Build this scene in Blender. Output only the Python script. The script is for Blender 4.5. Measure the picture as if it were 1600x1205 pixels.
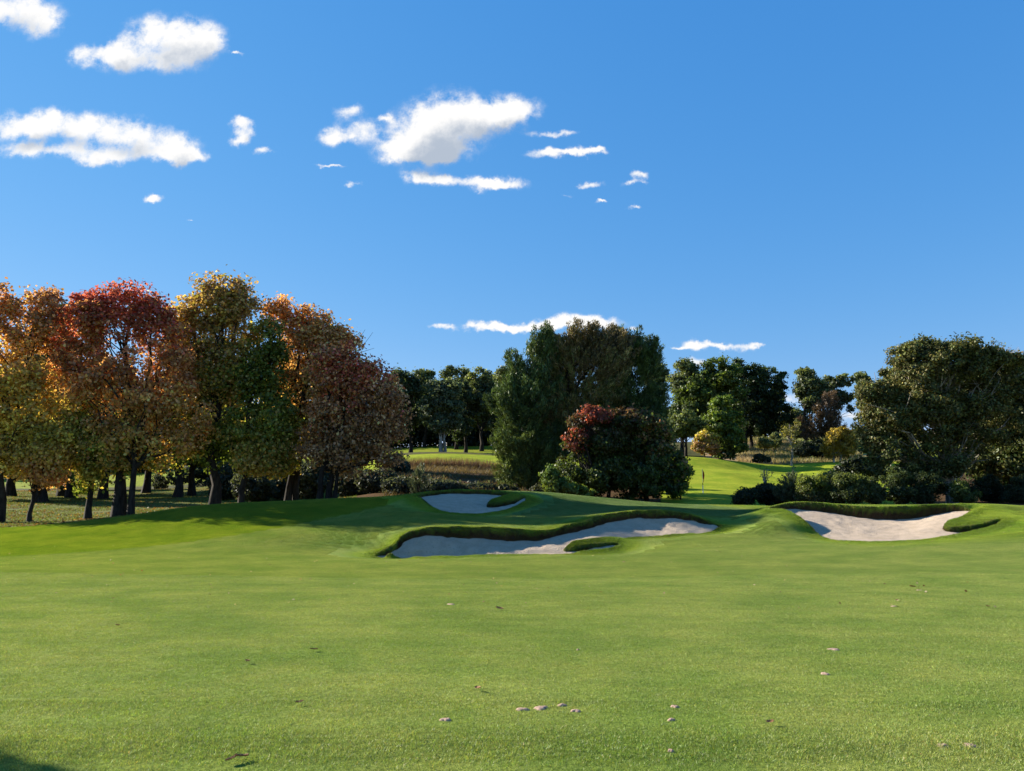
import bpy, math, numpy as np
from mathutils import Vector, Matrix
for o in list(bpy.data.objects): bpy.data.objects.remove(o)
SC = bpy.context.scene; COL = SC.collection
R = math.radians
# ---------------------------------------------------------------- camera
FPX = 1150.0; HOR = 770.0
TH = math.atan((HOR-602.5)/FPX); CT, ST = math.cos(TH), math.sin(TH)
cam = bpy.data.cameras.new('camera'); camo = bpy.data.objects.new('camera', cam); COL.objects.link(camo)
camo.location = (0, 0, 0); camo.rotation_euler = (R(90)+TH, 0, 0)
cam.sensor_width = 36; cam.lens = 36*FPX/1600; cam.clip_start = 0.1; cam.clip_end = 6000
SC.camera = camo
SC.view_settings.view_transform = 'Standard'; SC.view_settings.look = 'None'
SC.view_settings.exposure = 1.60; SC.view_settings.gamma = 1; SC.view_settings.use_curve_mapping = False
SC.cycles.max_bounces = 8; SC.cycles.transparent_max_bounces = 8
SC.cycles.diffuse_bounces = 6; SC.cycles.glossy_bounces = 2; SC.cycles.transmission_bounces = 6
SC.cycles.sample_clamp_indirect = 6.0
SUN_ROT, SUN_EL = R(-66), R(25)
sun = bpy.data.lights.new('sun', 'SUN'); sun.energy = 4.4; sun.angle = R(0.5); sun.color = (1.0, 0.92, 0.78)
suno = bpy.data.objects.new('sun', sun); COL.objects.link(suno)
SV = Vector((math.sin(SUN_ROT)*math.cos(SUN_EL), math.cos(SUN_ROT)*math.cos(SUN_EL), math.sin(SUN_EL)))
suno.rotation_euler = SV.to_track_quat('Z', 'Y').to_euler(); suno.location = (-60, 20, 60)

def ray(px, py):
    X = (px-800)/FPX; U = -(py-602.5)/FPX
    return np.array([X, CT-U*ST, ST+U*CT])
def P(px, py, Y):
    d = ray(px, py); return d*(Y/d[1])
def PX(px, Y):            # world x for a column at ground distance Y (near the horizon row)
    return P(px, HOR, Y)[0]

# ---------------------------------------------------------------- world: sky with clouds
W = bpy.data.worlds.new('World'); SC.world = W; W.use_nodes = True
nt = W.node_tree; nt.nodes.clear(); N = nt.nodes; L = nt.links
def nd(tree, t, **k):
    n = tree.nodes.new(t)
    for a, b in k.items(): setattr(n, a, b)
    return n
def mth(tree, op, a, b=None, c=None, clamp=False):
    n = tree.nodes.new('ShaderNodeMath'); n.operation = op; n.use_clamp = clamp
    for i, v in enumerate((a, b, c)):
        if v is None: continue
        if isinstance(v, (int, float)): n.inputs[i].default_value = v
        else: tree.links.new(v, n.inputs[i])
    return n.outputs[0]
def vmth(tree, op, a, b=None, c=None, out=0):
    n = tree.nodes.new('ShaderNodeVectorMath'); n.operation = op
    for i, v in enumerate((a, b, c)):
        if v is None: continue
        if isinstance(v, tuple): n.inputs[i].default_value = v
        else: tree.links.new(v, n.inputs[i])
    return n.outputs[out]
def noise(tree, vec, scale, detail=4, rough=0.55, out=0):
    n = tree.nodes.new('ShaderNodeTexNoise'); n.inputs['Scale'].default_value = scale
    n.inputs['Detail'].default_value = detail; n.inputs['Roughness'].default_value = rough
    if vec is not None: tree.links.new(vec, n.inputs['Vector'])
    return n.outputs[out]
def mixc(tree, f, a, b, mode='MIX'):
    n = tree.nodes.new('ShaderNodeMix'); n.data_type = 'RGBA'; n.blend_type = mode
    for s, v in ((n.inputs[0], f), (n.inputs[6], a), (n.inputs[7], b)):
        if isinstance(v, (int, float)): s.default_value = v
        elif isinstance(v, tuple): s.default_value = (v+(1,))[:4]
        else: tree.links.new(v, s)
    return n.outputs[2]
def smooth(tree, x, lo, hi):
    n = tree.nodes.new('ShaderNodeMapRange'); n.interpolation_type = 'SMOOTHSTEP'
    n.inputs[1].default_value = lo; n.inputs[2].default_value = hi; tree.links.new(x, n.inputs[0]); return n.outputs[0]

sky = nd(nt, 'ShaderNodeTexSky', sky_type='NISHITA', sun_disc=False)
sky.sun_elevation = SUN_EL; sky.sun_rotation = SUN_ROT; sky.dust_density = 0.0; sky.air_density = 1.0; sky.ozone_density = 3.0
hsv = nd(nt, 'ShaderNodeHueSaturation'); hsv.inputs['Saturation'].default_value = 1.15; hsv.inputs['Value'].default_value = 1.0
L.new(sky.outputs[0], hsv.inputs['Color'])
gm = nd(nt, 'ShaderNodeGamma'); gm.inputs[1].default_value = 0.62; L.new(hsv.outputs[0], gm.inputs[0])
skyc = mixc(nt, 1.0, gm.outputs[0], (0.95, 1.25, 1.45), 'MULTIPLY')
_s = nd(nt, 'ShaderNodeSeparateColor'); L.new(skyc, _s.inputs[0]); _c = nd(nt, 'ShaderNodeCombineColor')
for i_, (k_, g_) in enumerate(((2.286, 1.5), (1.039, 0.86), (1.103, 0.5))):
    L.new(mth(nt, 'MINIMUM', mth(nt, 'MULTIPLY', mth(nt, 'POWER', mth(nt, 'MULTIPLY', _s.outputs[i_], 0.1532), g_), k_/0.1532), 10.0), _c.inputs[i_])
skyc = _c.outputs[0]
tc = nd(nt, 'ShaderNodeTexCoord'); gv = tc.outputs['Generated']
sep = nd(nt, 'ShaderNodeSeparateXYZ'); L.new(gv, sep.inputs[0])
yy = mth(nt, 'MAXIMUM', sep.outputs[1], 0.05)
cmb = nd(nt, 'ShaderNodeCombineXYZ')
L.new(mth(nt, 'DIVIDE', sep.outputs[0], yy), cmb.inputs[0]); L.new(mth(nt, 'DIVIDE', sep.outputs[2], yy), cmb.inputs[2])
flat = cmb.outputs[0]
# cloud puffs: (x, y, half-width, half-height) of each lobe as azimuth / altitude on the sky
PUFFS = [
 (40,18,50,38),(0,8,40,34),(70,38,26,22),(130,85,30,20),(185,92,38,22),(175,75,30,20),(225,62,40,32),(260,52,45,30),(305,55,46,34),(290,85,38,28),(325,70,26,26),(250,90,30,22),
 (60,190,75,20),(140,200,90,27),(30,205,60,20),(215,210,60,20),(110,238,75,17),(245,236,55,16),(285,225,36,20),(270,246,34,13),(160,248,40,11),(40,236,40,9),(310,240,22,10),
 (372,190,15,10),(382,206,16,18),(372,222,15,10),(412,239,12,7),
 (545,172,26,12),(560,203,40,20),(520,212,36,14),(607,184,9,7),
 (690,172,52,38),(655,200,44,34),(640,225,52,26),(680,236,46,22),(725,190,58,34),(770,180,52,26),(805,168,34,20),(790,185,40,18),(630,243,26,13),(700,215,44,30),(655,236,60,18),
 (650,275,24,13),(690,282,36,11),(745,286,48,13),(790,290,36,9),(770,283,26,9),
 (860,210,34,6),(850,243,26,8),(900,236,42,7),(935,238,20,6),(885,240,30,6),
 (920,287,30,6),(1000,272,14,6),(985,282,20,5),(880,303,16,5),(940,317,12,3),(992,327,12,3),(242,311,15,6),(550,283,18,5),(298,342,8,2),(515,257,20,3),(370,86,12,3),
 (690,513,26,4),(760,511,46,7),(800,513,50,6),(850,512,46,8),(890,503,32,10),(925,500,28,8),(945,505,36,9),(870,508,40,7),(992,510,10,3),
 (1085,541,22,9),(1105,542,38,8),(1130,541,20,5),(1170,541,30,8),(1190,543,16,5),(1060,545,16,2.5),
 (1085,567,16,7),(1240,620,26,9),(1335,650,22,10)]
def cloud_density(vec, puffs):
    w1 = noise(nt, vec, 9.0, 2, 0.5, out=1); w2 = noise(nt, vec, 38.0, 5, 0.62, out=1)
    a = vmth(nt, 'MULTIPLY_ADD', vmth(nt, 'SUBTRACT', w1, (0.5, 0.5, 0.5)), (0.03, 0, 0.022), vec)
    a = vmth(nt, 'MULTIPLY_ADD', vmth(nt, 'SUBTRACT', w2, (0.5, 0.5, 0.5)), (0.034, 0, 0.026), a)
    acc = None
    for (px, py, rx, ry) in puffs:
        c = ray(px, py); c = c/c[1]; sx = FPX/rx/1.05; sz = FPX/ry/1.05*CT*CT
        v = vmth(nt, 'MULTIPLY_ADD', a, (sx, 0, sz), (-c[0]*sx, 0, -c[2]*sz))
        d = vmth(nt, 'DOT_PRODUCT', v, v, out=1)
        g = mth(nt, 'EXPONENT', mth(nt, 'MULTIPLY', d, -1.3))
        acc = g if acc is None else mth(nt, 'ADD', acc, g)
    return acc
def background(c):
    b = nd(nt, 'ShaderNodeBackground'); b.inputs[1].default_value = 0.0505; L.new(c, b.inputs[0]); return b.outputs[0]
shader = background(skyc)
AX_, AZ_ = cmb.inputs[0].links[0].from_socket, cmb.inputs[2].links[0].from_socket
for (x0, y0, x1_, y1_) in ((-140, -80, 450, 345), (450, 130, 1060, 350), (640, 480, 1030, 535), (1030, 525, 1370, 675)):
    puffs = [q for q in PUFFS if x0 <= q[0] < x1_ and y0 <= q[1] < y1_]
    lo, hi = ray(x0, y1_), ray(x1_, y0); lo = lo/lo[1]; hi = hi/hi[1]
    f = mth(nt, 'MULTIPLY', mth(nt, 'GREATER_THAN', AX_, float(lo[0])), mth(nt, 'LESS_THAN', AX_, float(hi[0])))
    f = mth(nt, 'MULTIPLY', f, mth(nt, 'MULTIPLY', mth(nt, 'GREATER_THAN', AZ_, float(lo[2])), mth(nt, 'LESS_THAN', AZ_, float(hi[2]))))
    f = mth(nt, 'MULTIPLY', f, mth(nt, 'GREATER_THAN', sep.outputs[1], 0.06))
    d0 = cloud_density(flat, puffs); d1 = cloud_density(vmth(nt, 'ADD', flat, (-0.014, 0, 0.026)), puffs)
    fb = noise(nt, flat, 22.0, 9, 0.62); fo = mth(nt, 'SUBTRACT', fb, 0.5)
    fm = mth(nt, 'MINIMUM', mth(nt, 'MULTIPLY', d0, 1.6), 1.0); body = mth(nt, 'ADD', d0, mth(nt, 'MULTIPLY', mth(nt, 'MULTIPLY', fo, fm), 4.0)); alpha = smooth(nt, body, 0.13, 1.3)
    thick = smooth(nt, mth(nt, 'ADD', d1, mth(nt, 'MULTIPLY', fo, 2.4)), 0.7, 2.3)
    ccol = mixc(nt, 1.0, mixc(nt, thick, (1.0, 0.98, 0.95), (0.45, 0.51, 0.60)), (7.0, 7.0, 7.0), 'MULTIPLY')  # grey undersides: cloud self-shading put into the colour, sampled toward the sun
    ms = nd(nt, 'ShaderNodeMixShader'); L.new(f, ms.inputs[0]); L.new(shader, ms.inputs[1])
    L.new(background(mixc(nt, mth(nt, 'MULTIPLY', alpha, 0.96), skyc, ccol)), ms.inputs[2]); shader = ms.outputs[0]
wo = nd(nt, 'ShaderNodeOutputWorld'); L.new(shader, wo.inputs[0])
W.cycles.sampling_method = 'MANUAL'; W.cycles.sample_map_resolution = 512

# ---------------------------------------------------------------- helpers
def mesh_obj(name, V, F, mat, parent=None, col=None, smooth_=False, loc=None):
    """V (n,3), F (m,k) ints; col (n,3) point colours"""
    V = np.asarray(V, np.float32); F = np.asarray(F, np.int32)
    if loc is not None: V = V-np.asarray(loc, np.float32)
    me = bpy.data.meshes.new(name); k = F.shape[1]
    me.vertices.add(len(V)); me.vertices.foreach_set('co', V.ravel())
    me.loops.add(F.size); me.loops.foreach_set('vertex_index', F.ravel())
    me.polygons.add(len(F)); me.polygons.foreach_set('loop_start', np.arange(0, F.size, k, dtype=np.int32))
    me.update(calc_edges=True)
    if smooth_: me.polygons.foreach_set('use_smooth', np.ones(len(F), bool))
    if col is not None:
        ca = me.color_attributes.new('Col', 'FLOAT_COLOR', 'POINT')
        c4 = np.ones((len(V), 4), np.float32); c4[:, :3] = col; ca.data.foreach_set('color', c4.ravel())
    me.materials.append(mat)
    o = bpy.data.objects.new(name, me); COL.objects.link(o)
    if parent is not None: o.parent = parent
    if loc is not None and parent is None: o.location = loc
    return o
def tag(o, label=None, cat=None, group=None, kind=None):
    if label: o['label'] = label
    if cat: o['category'] = cat
    if group: o['group'] = group
    if kind: o['kind'] = kind
    return o
def thing(name, label, cat, loc, group=None):
    o = bpy.data.objects.new(name, None); COL.objects.link(o); o.location = loc; o.empty_display_size = 0.3
    return tag(o, label, cat, group)
def newmat(name):
    m = bpy.data.materials.new(name); m.use_nodes = True; m.node_tree.nodes.clear(); return m, m.node_tree
def principled(t, col, rough=0.8, spec=0.3, normal=None):
    b = t.nodes.new('ShaderNodeBsdfPrincipled')
    if isinstance(col, tuple): b.inputs['Base Color'].default_value = col+(1,)
    else: t.links.new(col, b.inputs['Base Color'])
    b.inputs['Roughness'].default_value = rough; b.inputs['Specular IOR Level'].default_value = spec
    if normal is not None: t.links.new(normal, b.inputs['Normal'])
    return b.outputs[0]
def finish(t, sh):
    o = t.nodes.new('ShaderNodeOutputMaterial'); t.links.new(sh, o.inputs[0])
def geo_pos(t): return t.nodes.new('ShaderNodeNewGeometry').outputs['Position']
def attr(t, name, typ='GEOMETRY'):
    a = t.nodes.new('ShaderNodeAttribute'); a.attribute_name = name; a.attribute_type = typ; return a.outputs['Color']
def leaf_mat(name, trans=0.4, gloss=0.06):
    m, t = newmat(name); c = attr(t, 'Col')
    d = t.nodes.new('ShaderNodeBsdfDiffuse'); t.links.new(c, d.inputs[0])
    tr = t.nodes.new('ShaderNodeBsdfTranslucent')
    t.links.new(mixc(t, 1.0, c, (1.15, 1.05, 0.6), 'MULTIPLY'), tr.inputs[0])
    mx = t.nodes.new('ShaderNodeMixShader'); mx.inputs[0].default_value = trans
    t.links.new(d.outputs[0], mx.inputs[1]); t.links.new(tr.outputs[0], mx.inputs[2])
    g = t.nodes.new('ShaderNodeBsdfGlossy'); g.inputs['Roughness'].default_value = 0.45
    mg = t.nodes.new('ShaderNodeMixShader'); mg.inputs[0].default_value = gloss
    t.links.new(mx.outputs[0], mg.inputs[1]); t.links.new(g.outputs[0], mg.inputs[2])
    finish(t, mg.outputs[0]); return m
LEAF = leaf_mat('leaf', 0.55, 0.02); NEEDLE = leaf_mat('needle', 0.25, 0.03); GLOSSLEAF = leaf_mat('waxy_leaf', 0.35, 0.015)
BLADE = leaf_mat('grass_blade', 0.45, 0.02)
def turf_noise(t, c):
    p = geo_pos(t); c = mixc(t, 1.0, c, mixc(t, smooth(t, noise(t, p, 0.55, 4, .6), .3, .7), (.80, .87, .76), (1.22, 1.09, 1.25)), 'MULTIPLY')
    return mixc(t, 1.0, c, mixc(t, smooth(t, noise(t, vmth(t, 'MULTIPLY', p, (.5, 1, 1)), 3.0, 4, .65), .3, .72), (.90, .90, .90), (1.12, 1.10, 1.08)), 'MULTIPLY')
def turf_mat(name, inst):
    m, t = newmat(name); c = attr(t, 'Col')
    if inst: c = mixc(t, 1.0, c, attr(t, 'tint', 'INSTANCER'), 'MULTIPLY')
    c = turf_noise(t, c)
    d = t.nodes.new('ShaderNodeBsdfDiffuse'); t.links.new(c, d.inputs[0]); tr = t.nodes.new('ShaderNodeBsdfTranslucent'); t.links.new(mixc(t, 1.0, c, (1.1, 1.05, .6), 'MULTIPLY'), tr.inputs[0])
    mx = t.nodes.new('ShaderNodeMixShader'); mx.inputs[0].default_value = .4; t.links.new(d.outputs[0], mx.inputs[1]); t.links.new(tr.outputs[0], mx.inputs[2])
    gl = t.nodes.new('ShaderNodeBsdfGlossy'); gl.inputs['Roughness'].default_value = .5; mg = t.nodes.new('ShaderNodeMixShader'); mg.inputs[0].default_value = .03
    t.links.new(mx.outputs[0], mg.inputs[1]); t.links.new(gl.outputs[0], mg.inputs[2]); finish(t, mg.outputs[0]); return m
LIP = turf_mat('lip_blade', False)
def bark_mat(name, c1, c2, sc=6):
    m, t = newmat(name); p = geo_pos(t)
    v = vmth(t, 'MULTIPLY', p, (1, 1, 0.25)); n = noise(t, v, sc, 5, 0.65)
    b = t.nodes.new('ShaderNodeBump'); b.inputs['Strength'].default_value = 0.6; b.inputs['Distance'].default_value = 0.03
    t.links.new(noise(t, v, sc*3, 4, 0.6), b.inputs['Height'])
    finish(t, principled(t, mixc(t, smooth(t, n, 0.35, 0.65), c1, c2), 0.9, 0.15, b.outputs[0])); return m
BARK = bark_mat('dark_bark', (0.013, 0.010, 0.008), (0.036, 0.029, 0.023))
PALE = bark_mat('pale_bark', (0.13, 0.11, 0.085), (0.38, 0.34, 0.28), 3)

# ---------------------------------------------------------------- terrain
CP = []   # control points (px, py, Y)
def cp(*a): CP.extend(a)
for px in (-150, 100, 350, 600, 850, 1100, 1350, 1600, 1750):
    for Y, z in ((4, -1.6), (6.5, -1.62), (10, -1.75), (15, -1.98)):
        CP.append((px, ('z', z), Y))
cp((-150,890,21.5),(60,889,21.5),(200,891,21.5),(400,896,21),(600,900,21),(800,900,21),(1000,898,21),(1200,892,21),(1400,884,22),(1600,872,23.5),(1750,865,24))
cp((-150,877,27),(60,876,27),(250,873,27),(450,874,27),(580,876,27.5),(740,873,28.2),(880,868,28.8),(1000,866,28.4),(1180,862,27.5),(1300,854,29.2),(1400,852,29.8),(1500,846,29.5),(1600,842,29))
# left mound
cp((-150,858,35),(0,852,35),(-150,836,41),(0,832,41),(150,817,42),(150,846,35),(300,792,42.5),(300,828,36.5),(300,852,32),(450,784,43),(450,808,38.5),(450,838,33.5),(560,779,43),(560,806,38.5),(560,846,33.4),(560,868,31.2))
cp((650,777,42.5),(650,800,38.5),(650,816,35.5))
# centre bunker back lip and bank behind it
cp((590,866,31.7),(640,831,32.7),(690,825,33),(740,824.5,33.2),(800,827,33.4),(850,829,33.6),(900,817.5,35),(950,803,36.4),(1000,797.5,37.1),(1050,799,37.1),(1090,808,36.8),(1122,820,36.4),(1135,829,35.6))
cp((700,815,36),(760,816,36.5),(820,812,38),(880,800,40.5),(940,792,43),(1020,791,43.5),(1100,797,42),(1160,803,39.5))
cp((740,869,31.7),(600,871,31.5),(885,866,31.8),(960,860,32.1),(980,842,33.8),(1050,838,35.1),(1110,832,35.7),(1180,839,33),(1180,817,36))
cp((925,843,32.9),(965,840,33.5),(893,852,32.4),(960,872,28.8),(1060,852,31.5))
# back bunker
cp((632,776,44),(670,769,46.5),(720,765.5,47.5),(770,767,47.3),(800,770,46.2),(822,771,46),(650,788,41.8),(680,799,41),(740,804,40.8),(790,799,41.4),(820,786,43.3),(840,778,45.5))
# green
cp((870,770,48.5),(950,778,50),(1050,787,51),(1120,789,51),(1180,790,50.5),(850,796,41),(900,784,45.5),(1000,790,47))
# right bunker
cp((1197,795,38),(1215,788,39.2),(1240,784,40),(1300,787,39.6),(1370,792,38.6),(1430,789.5,38.4),(1500,786.5,38),(1535,790,37.2),(1236,820,34.8),(1265,831,34.7),(1300,846,33.1),(1400,846,33),(1480,837,33.4),(1200,809,36.2))
cp((1490,818,34.7),(1500,812,35.4),(1530,802,36.3),(1560,808,35.2),(1572,820,34),(1600,797,37),(1600,815,34),(1750,800,36),(1750,830,30),(1495,836,33.4),(1540,828,33.6))
cp((1600,793,42),(1750,793,42),(1560,791,42))
# ground behind the crests
cp((-150,823,45.5),(0,823,45.5),(60,811,50),(150,811,50),(220,808,50.5),(300,799,53),(60,790,64),(160,779,84),(250,779,82),(300,770,96),(60,776,86),(-150,785,72),(-150,772,95),(60,768,105),(200,766,110),(300,763,118))
cp((380,795,51),(460,793,51),(540,792,52),(620,790,52),(450,788,64),(560,784,66),(460,765,90),(400,755,120))
cp((700,790,54),(760,789,56),(850,786,58),(950,787,58),(1040,789,58),(1100,791,58),(1180,793,56),(1260,793,50),(1340,792,50),(1420,789,50),(1490,787,52),(1600,789,52),(1750,790,54))
cp((640,762,62),(700,764,62),(760,766,62),(640,744,74),(700,742,76),(760,745,76),(640,729,88),(700,727,90),(760,730,90),(640,716,101),(700,713,103),(760,717,103),(620,709,118),(700,709,122),(760,709,118),(650,699,150),(720,697,150),(780,697,150))
cp((850,772,66),(950,772,68),(850,745,90),(950,745,90),(850,715,120),(950,715,120))
cp((1060,776,66),(1100,771,68),(1180,774,68),(1260,776,66),(1060,760,76),(1120,757,78),(1200,756,80),(1280,754,80),(1060,741,86),(1120,738,88),(1200,741,90),(1290,740,92),(1060,723,98),(1105,715.5,104),(1150,725,102),(1180,735,100),(1215,735,103),(1260,727,105),(1300,724,105),(1345,724,105),(1400,730,100),(1600,760,80),(1750,765,80),(1500,760,80))
cp((1060,717,114),(1110,716,114),(1160,723,114),(1210,725,115),(1260,722,116),(1320,716,116),(1060,705,140),(1160,702,140),(1210,700,140),(1270,699,142),(1340,700,140),(1500,715,140),(1750,720,140),(1160,686,175),(1210,683,175),(1260,684,175),(1340,685,170),(1500,690,180),(1060,692,180),(1000,695,170),(500,710,170),(300,725,170),(0,740,170),(-150,740,170))
for px in (-150, 200, 500, 700, 850, 1000, 1150, 1300, 1500, 1750): CP.append((px, ('z', 17.0), 280))
# the lips: keep the turf level right up to the edge and a little past it
for (px, py, Y) in [(612,855,32.0),(636,834,32.55),(650,829,32.8),(690,825,33),(740,824.5,33.2),(800,827,33.4),(850,829,33.6),(900,818,35),(950,803,36.4),(1000,797.5,37.1),(1050,799,37.1),(1090,808,36.8),(1118,820,36.4),
                    (660,772,45.6),(690,768,46.6),(730,766.5,47),(770,768,46.8),(797,771,46),(1212,790,38.4),(1240,785,38.9),(1300,787.5,38.6),(1370,792,38),(1430,790,38),(1490,788,37.8),(1518,796,37.1)]:
    z = P(px, py, Y)[2]
    CP.append((px, ('z', z-.03), Y-.38)); CP.append((px, ('z', z+.015), Y+.4)); CP.append((px, ('z', z), Y))
for (px, py, Y) in [(590,870.5,31.4),(620,871,31.45),(650,871.5,31.5),(700,870.5,31.6),(740,868.5,31.7),(800,867.5,31.75),(840,867,31.8),(885,865.5,31.8),(1000,840,34.1),(1080,834.5,35.4),(1310,845.5,33.3),(1370,846.5,33.1),(1440,843,33.2)]:
    z = P(px, py, Y)[2]; CP.append((px, ('z', z), Y)); CP.append((px, ('z', z-.02), Y-.7)); CP.append((px, ('z', z+.04), Y+.35))
KU, KV = 4.0, 6.0
pts = []
for (px, py, Y) in CP:
    x = PX(px, Y); z = py[1] if isinstance(py, tuple) else P(px, py, Y)[2]
    if not isinstance(py, tuple): x = P(px, py, Y)[0]
    pts.append((x/Y*KU, math.log(Y)*KV, z))
pts = np.array(pts)
keep = []
for i in range(len(pts)):
    if all(np.hypot(*(pts[i, :2]-pts[j, :2])) > 0.02 for j in keep): keep.append(i)
pts = pts[keep]
def tps_k(r2): return np.where(r2 > 1e-12, 0.5*r2*np.log(np.maximum(r2, 1e-12)), 0)
def tps_fit(pts, lam=1e-4):
    n = len(pts); d2 = ((pts[:, None, :2]-pts[None, :, :2])**2).sum(2)
    A = np.zeros((n+3, n+3)); A[:n, :n] = tps_k(d2)+lam*np.eye(n); A[:n, n] = 1; A[:n, n+1:] = pts[:, :2]; A[n, :n] = 1; A[n+1:, :n] = pts[:, :2].T
    b = np.zeros(n+3); b[:n] = pts[:, 2]; return pts[:, :2].copy(), np.linalg.solve(A, b)
def tps_eval(fit, q):
    C, w = fit; n = len(C); out = w[n]+q @ w[n+1:]; q2 = (q*q).sum(1)
    for i in range(0, len(q), 8000):
        s = q[i:i+8000].astype(np.float64); d2 = np.maximum(q2[i:i+8000, None]+(C*C).sum(1)[None]-2*s @ C.T, 1e-12)
        out[i:i+8000] += 0.5*(d2*np.log(d2)) @ w[:n]
    return out
GF = tps_fit(pts, 2e-5)
def G0(x, y):
    x = np.asarray(x, float).ravel(); y = np.asarray(y, float).ravel()
    yc = np.clip(y, 3.2, 300); u = np.clip(x/np.maximum(y, 3.2), -0.86, 0.86)
    z = tps_eval(GF, np.stack([u*KU, np.log(yc)*KV], 1))
    far = np.clip((y-150)/800, 0, 1)
    return z*(1-far)+14*far
def vnoise(x, y, s, seed=0):
    """smooth value noise"""
    xs = x/s+seed*17.3; ys = y/s+seed*9.1; xi = np.floor(xs); yi = np.floor(ys); fx = xs-xi; fy = ys-yi
    fx = fx*fx*(3-2*fx); fy = fy*fy*(3-2*fy)
    def h(a, b):
        v = np.sin(a*127.1+b*311.7+seed*74.7)*43758.5453; return v-np.floor(v)
    return (h(xi, yi)*(1-fx)+h(xi+1, yi)*fx)*(1-fy)+(h(xi, yi+1)*(1-fx)+h(xi+1, yi+1)*fx)*fy
# bunkers: outline (px,py,Y), sand control points, sample region
def crv(pl, n=8):
    """Catmull-Rom closed curve"""
    p = np.array(pl); m = len(p); out = []
    for i in range(m):
        a, b, c, d = p[i-1], p[i], p[(i+1) % m], p[(i+2) % m]
        for t in np.linspace(0, 1, n, endpoint=False):
            out.append(0.5*((2*b)+(-a+c)*t+(2*a-5*b+4*c-d)*t*t+(-a+3*b-3*c+d)*t**3))
    return np.array(out)
BUNK = [
 dict(name='centre', edge=[(580,871,31.5),(598,864,31.8),(618,852,32.1),(628,838,32.5),(650,829,32.8),(690,825,33),(740,824.5,33.2),(800,827,33.4),(850,829,33.6),(900,818,35),(950,803,36.4),(1000,797.5,37.1),(1050,799,37.1),(1090,808,36.8),(1124,822,36.3),(1118,830,35.8),(1050,836.5,35.3),(990,839.5,34.2),(962,840,33.6),(925,842.5,33),(895,850,32.6),(882,858,32.3),(900,858,32.3),(958,851,32.8),(968,853,32.6),(940,860,32.2),(885,866,31.9),(800,868,31.8),(740,869,31.8),(650,872,31.6)],
      sand=[(583,873,31.5),(622,858,32.1),(650,842,32.6),(690,838,32.9),(740,839,33.1),(800,844,33.3),(850,843,33.5),(900,831,34.8),(950,817,36.2),(1000,811,36.9),(1050,811,36.9),(1090,818,36.6),(1118,826,36.1),(1112,832,35.7),(1050,839,35.2),(990,842.5,34.1),(962,846,33.5),(925,851,32.9),(895,857,32.5),(966,856,32.5),(940,863,32.1),(885,869.5,31.8),(800,872,31.7),(740,873,31.7),(650,875,31.5),(700,858,32.2),(780,860,32.3),(860,856,32.5),(940,836,34.6),(1030,826,36.2)]),
 dict(name='back', edge=[(640,779,43.6),(655,773,45.2),(690,768,46.6),(730,766.5,47),(770,768,46.8),(797,771,46),(786,778,44.8),(768,785,43.6),(764,790,42.9),(780,788,43.1),(805,782,44.1),(820,775,45.4),(822,781,44.2),(805,792,42.4),(785,799,41.6),(745,803,41),(700,801,41),(670,791,41.9)],
      sand=[(640,782,43.4),(655,778,44.9),(690,774,46.2),(730,773,46.6),(770,775,46.4),(797,777,45.8),(786,783,44.6),(768,790,43.4),(762,793,42.7),(805,788,43.7),(820,779,45),(822,785,44),(805,795,42.2),(785,802,41.4),(745,806.5,40.8),(700,804,40.8),(670,794,41.6),(720,792,42.6)]),
 dict(name='far', edge=[(1186,736,97.6),(1200,734.5,98.6),(1222,733,99.2),(1250,731.5,100),(1246,735,97.6),(1222,737,96.8),(1196,738,96.8)],
      sand=[(1186,746,97.4),(1200,746,98.4),(1222,745,99),(1250,743,99.8),(1246,743.5,97.4),(1222,745,96.8),(1196,746,96.8)]),
 dict(name='right', edge=[(1202,795,38),(1215,789,38.5),(1240,785,38.9),(1300,787.5,38.6),(1370,792,38),(1430,790,38),(1490,788,37.8),(1522,797,37),(1505,806,36),(1486,812,35.4),(1478,822,34.6),(1490,826,34.3),(1530,820,34.4),(1558,813,34.9),(1564,817,34.5),(1530,828,33.8),(1490,836,33.5),(1440,842,33.3),(1370,845.5,33.2),(1310,844.5,33.4),(1290,839,34),(1262,824,35.4),(1230,807,37)],
      sand=[(1202,798,37.9),(1225,801,38),(1290,803,38.2),(1340,811,37.7),(1370,814,37.5),(1430,812,37.5),(1480,804,37.3),(1520,801,36.7),(1503,808,35.8),(1482,820,35),(1474,830,34.4),(1490,833,34.1),(1530,833,34.3),(1558,828,34.6),(1530,840,33.7),(1490,839,33.4),(1440,845,33.2),(1370,848.5,33.1),(1310,849,33.3),(1290,844,33.8),(1262,829,35.2),(1230,811,36.8),(1250,812,37),(1290,826,35.6),(1350,833,35),(1420,826,35.6)]),
]
for b in BUNK:
    w = np.array([P(*e) for e in b['edge']]); b['poly'] = crv(w[:, :2], 6)
    s = np.array([P(*e) for e in b['sand']]); s[:, :2] *= 1.0
    # push the sand samples that lie on the outline a little inward is not needed: thin-plate fit
    b['sfit'] = tps_fit(np.column_stack([s[:, 0], s[:, 1], s[:, 2]]), 0.05)
    b['bb'] = (b['poly'].min(0)-2.5, b['poly'].max(0)+2.5)
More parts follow.
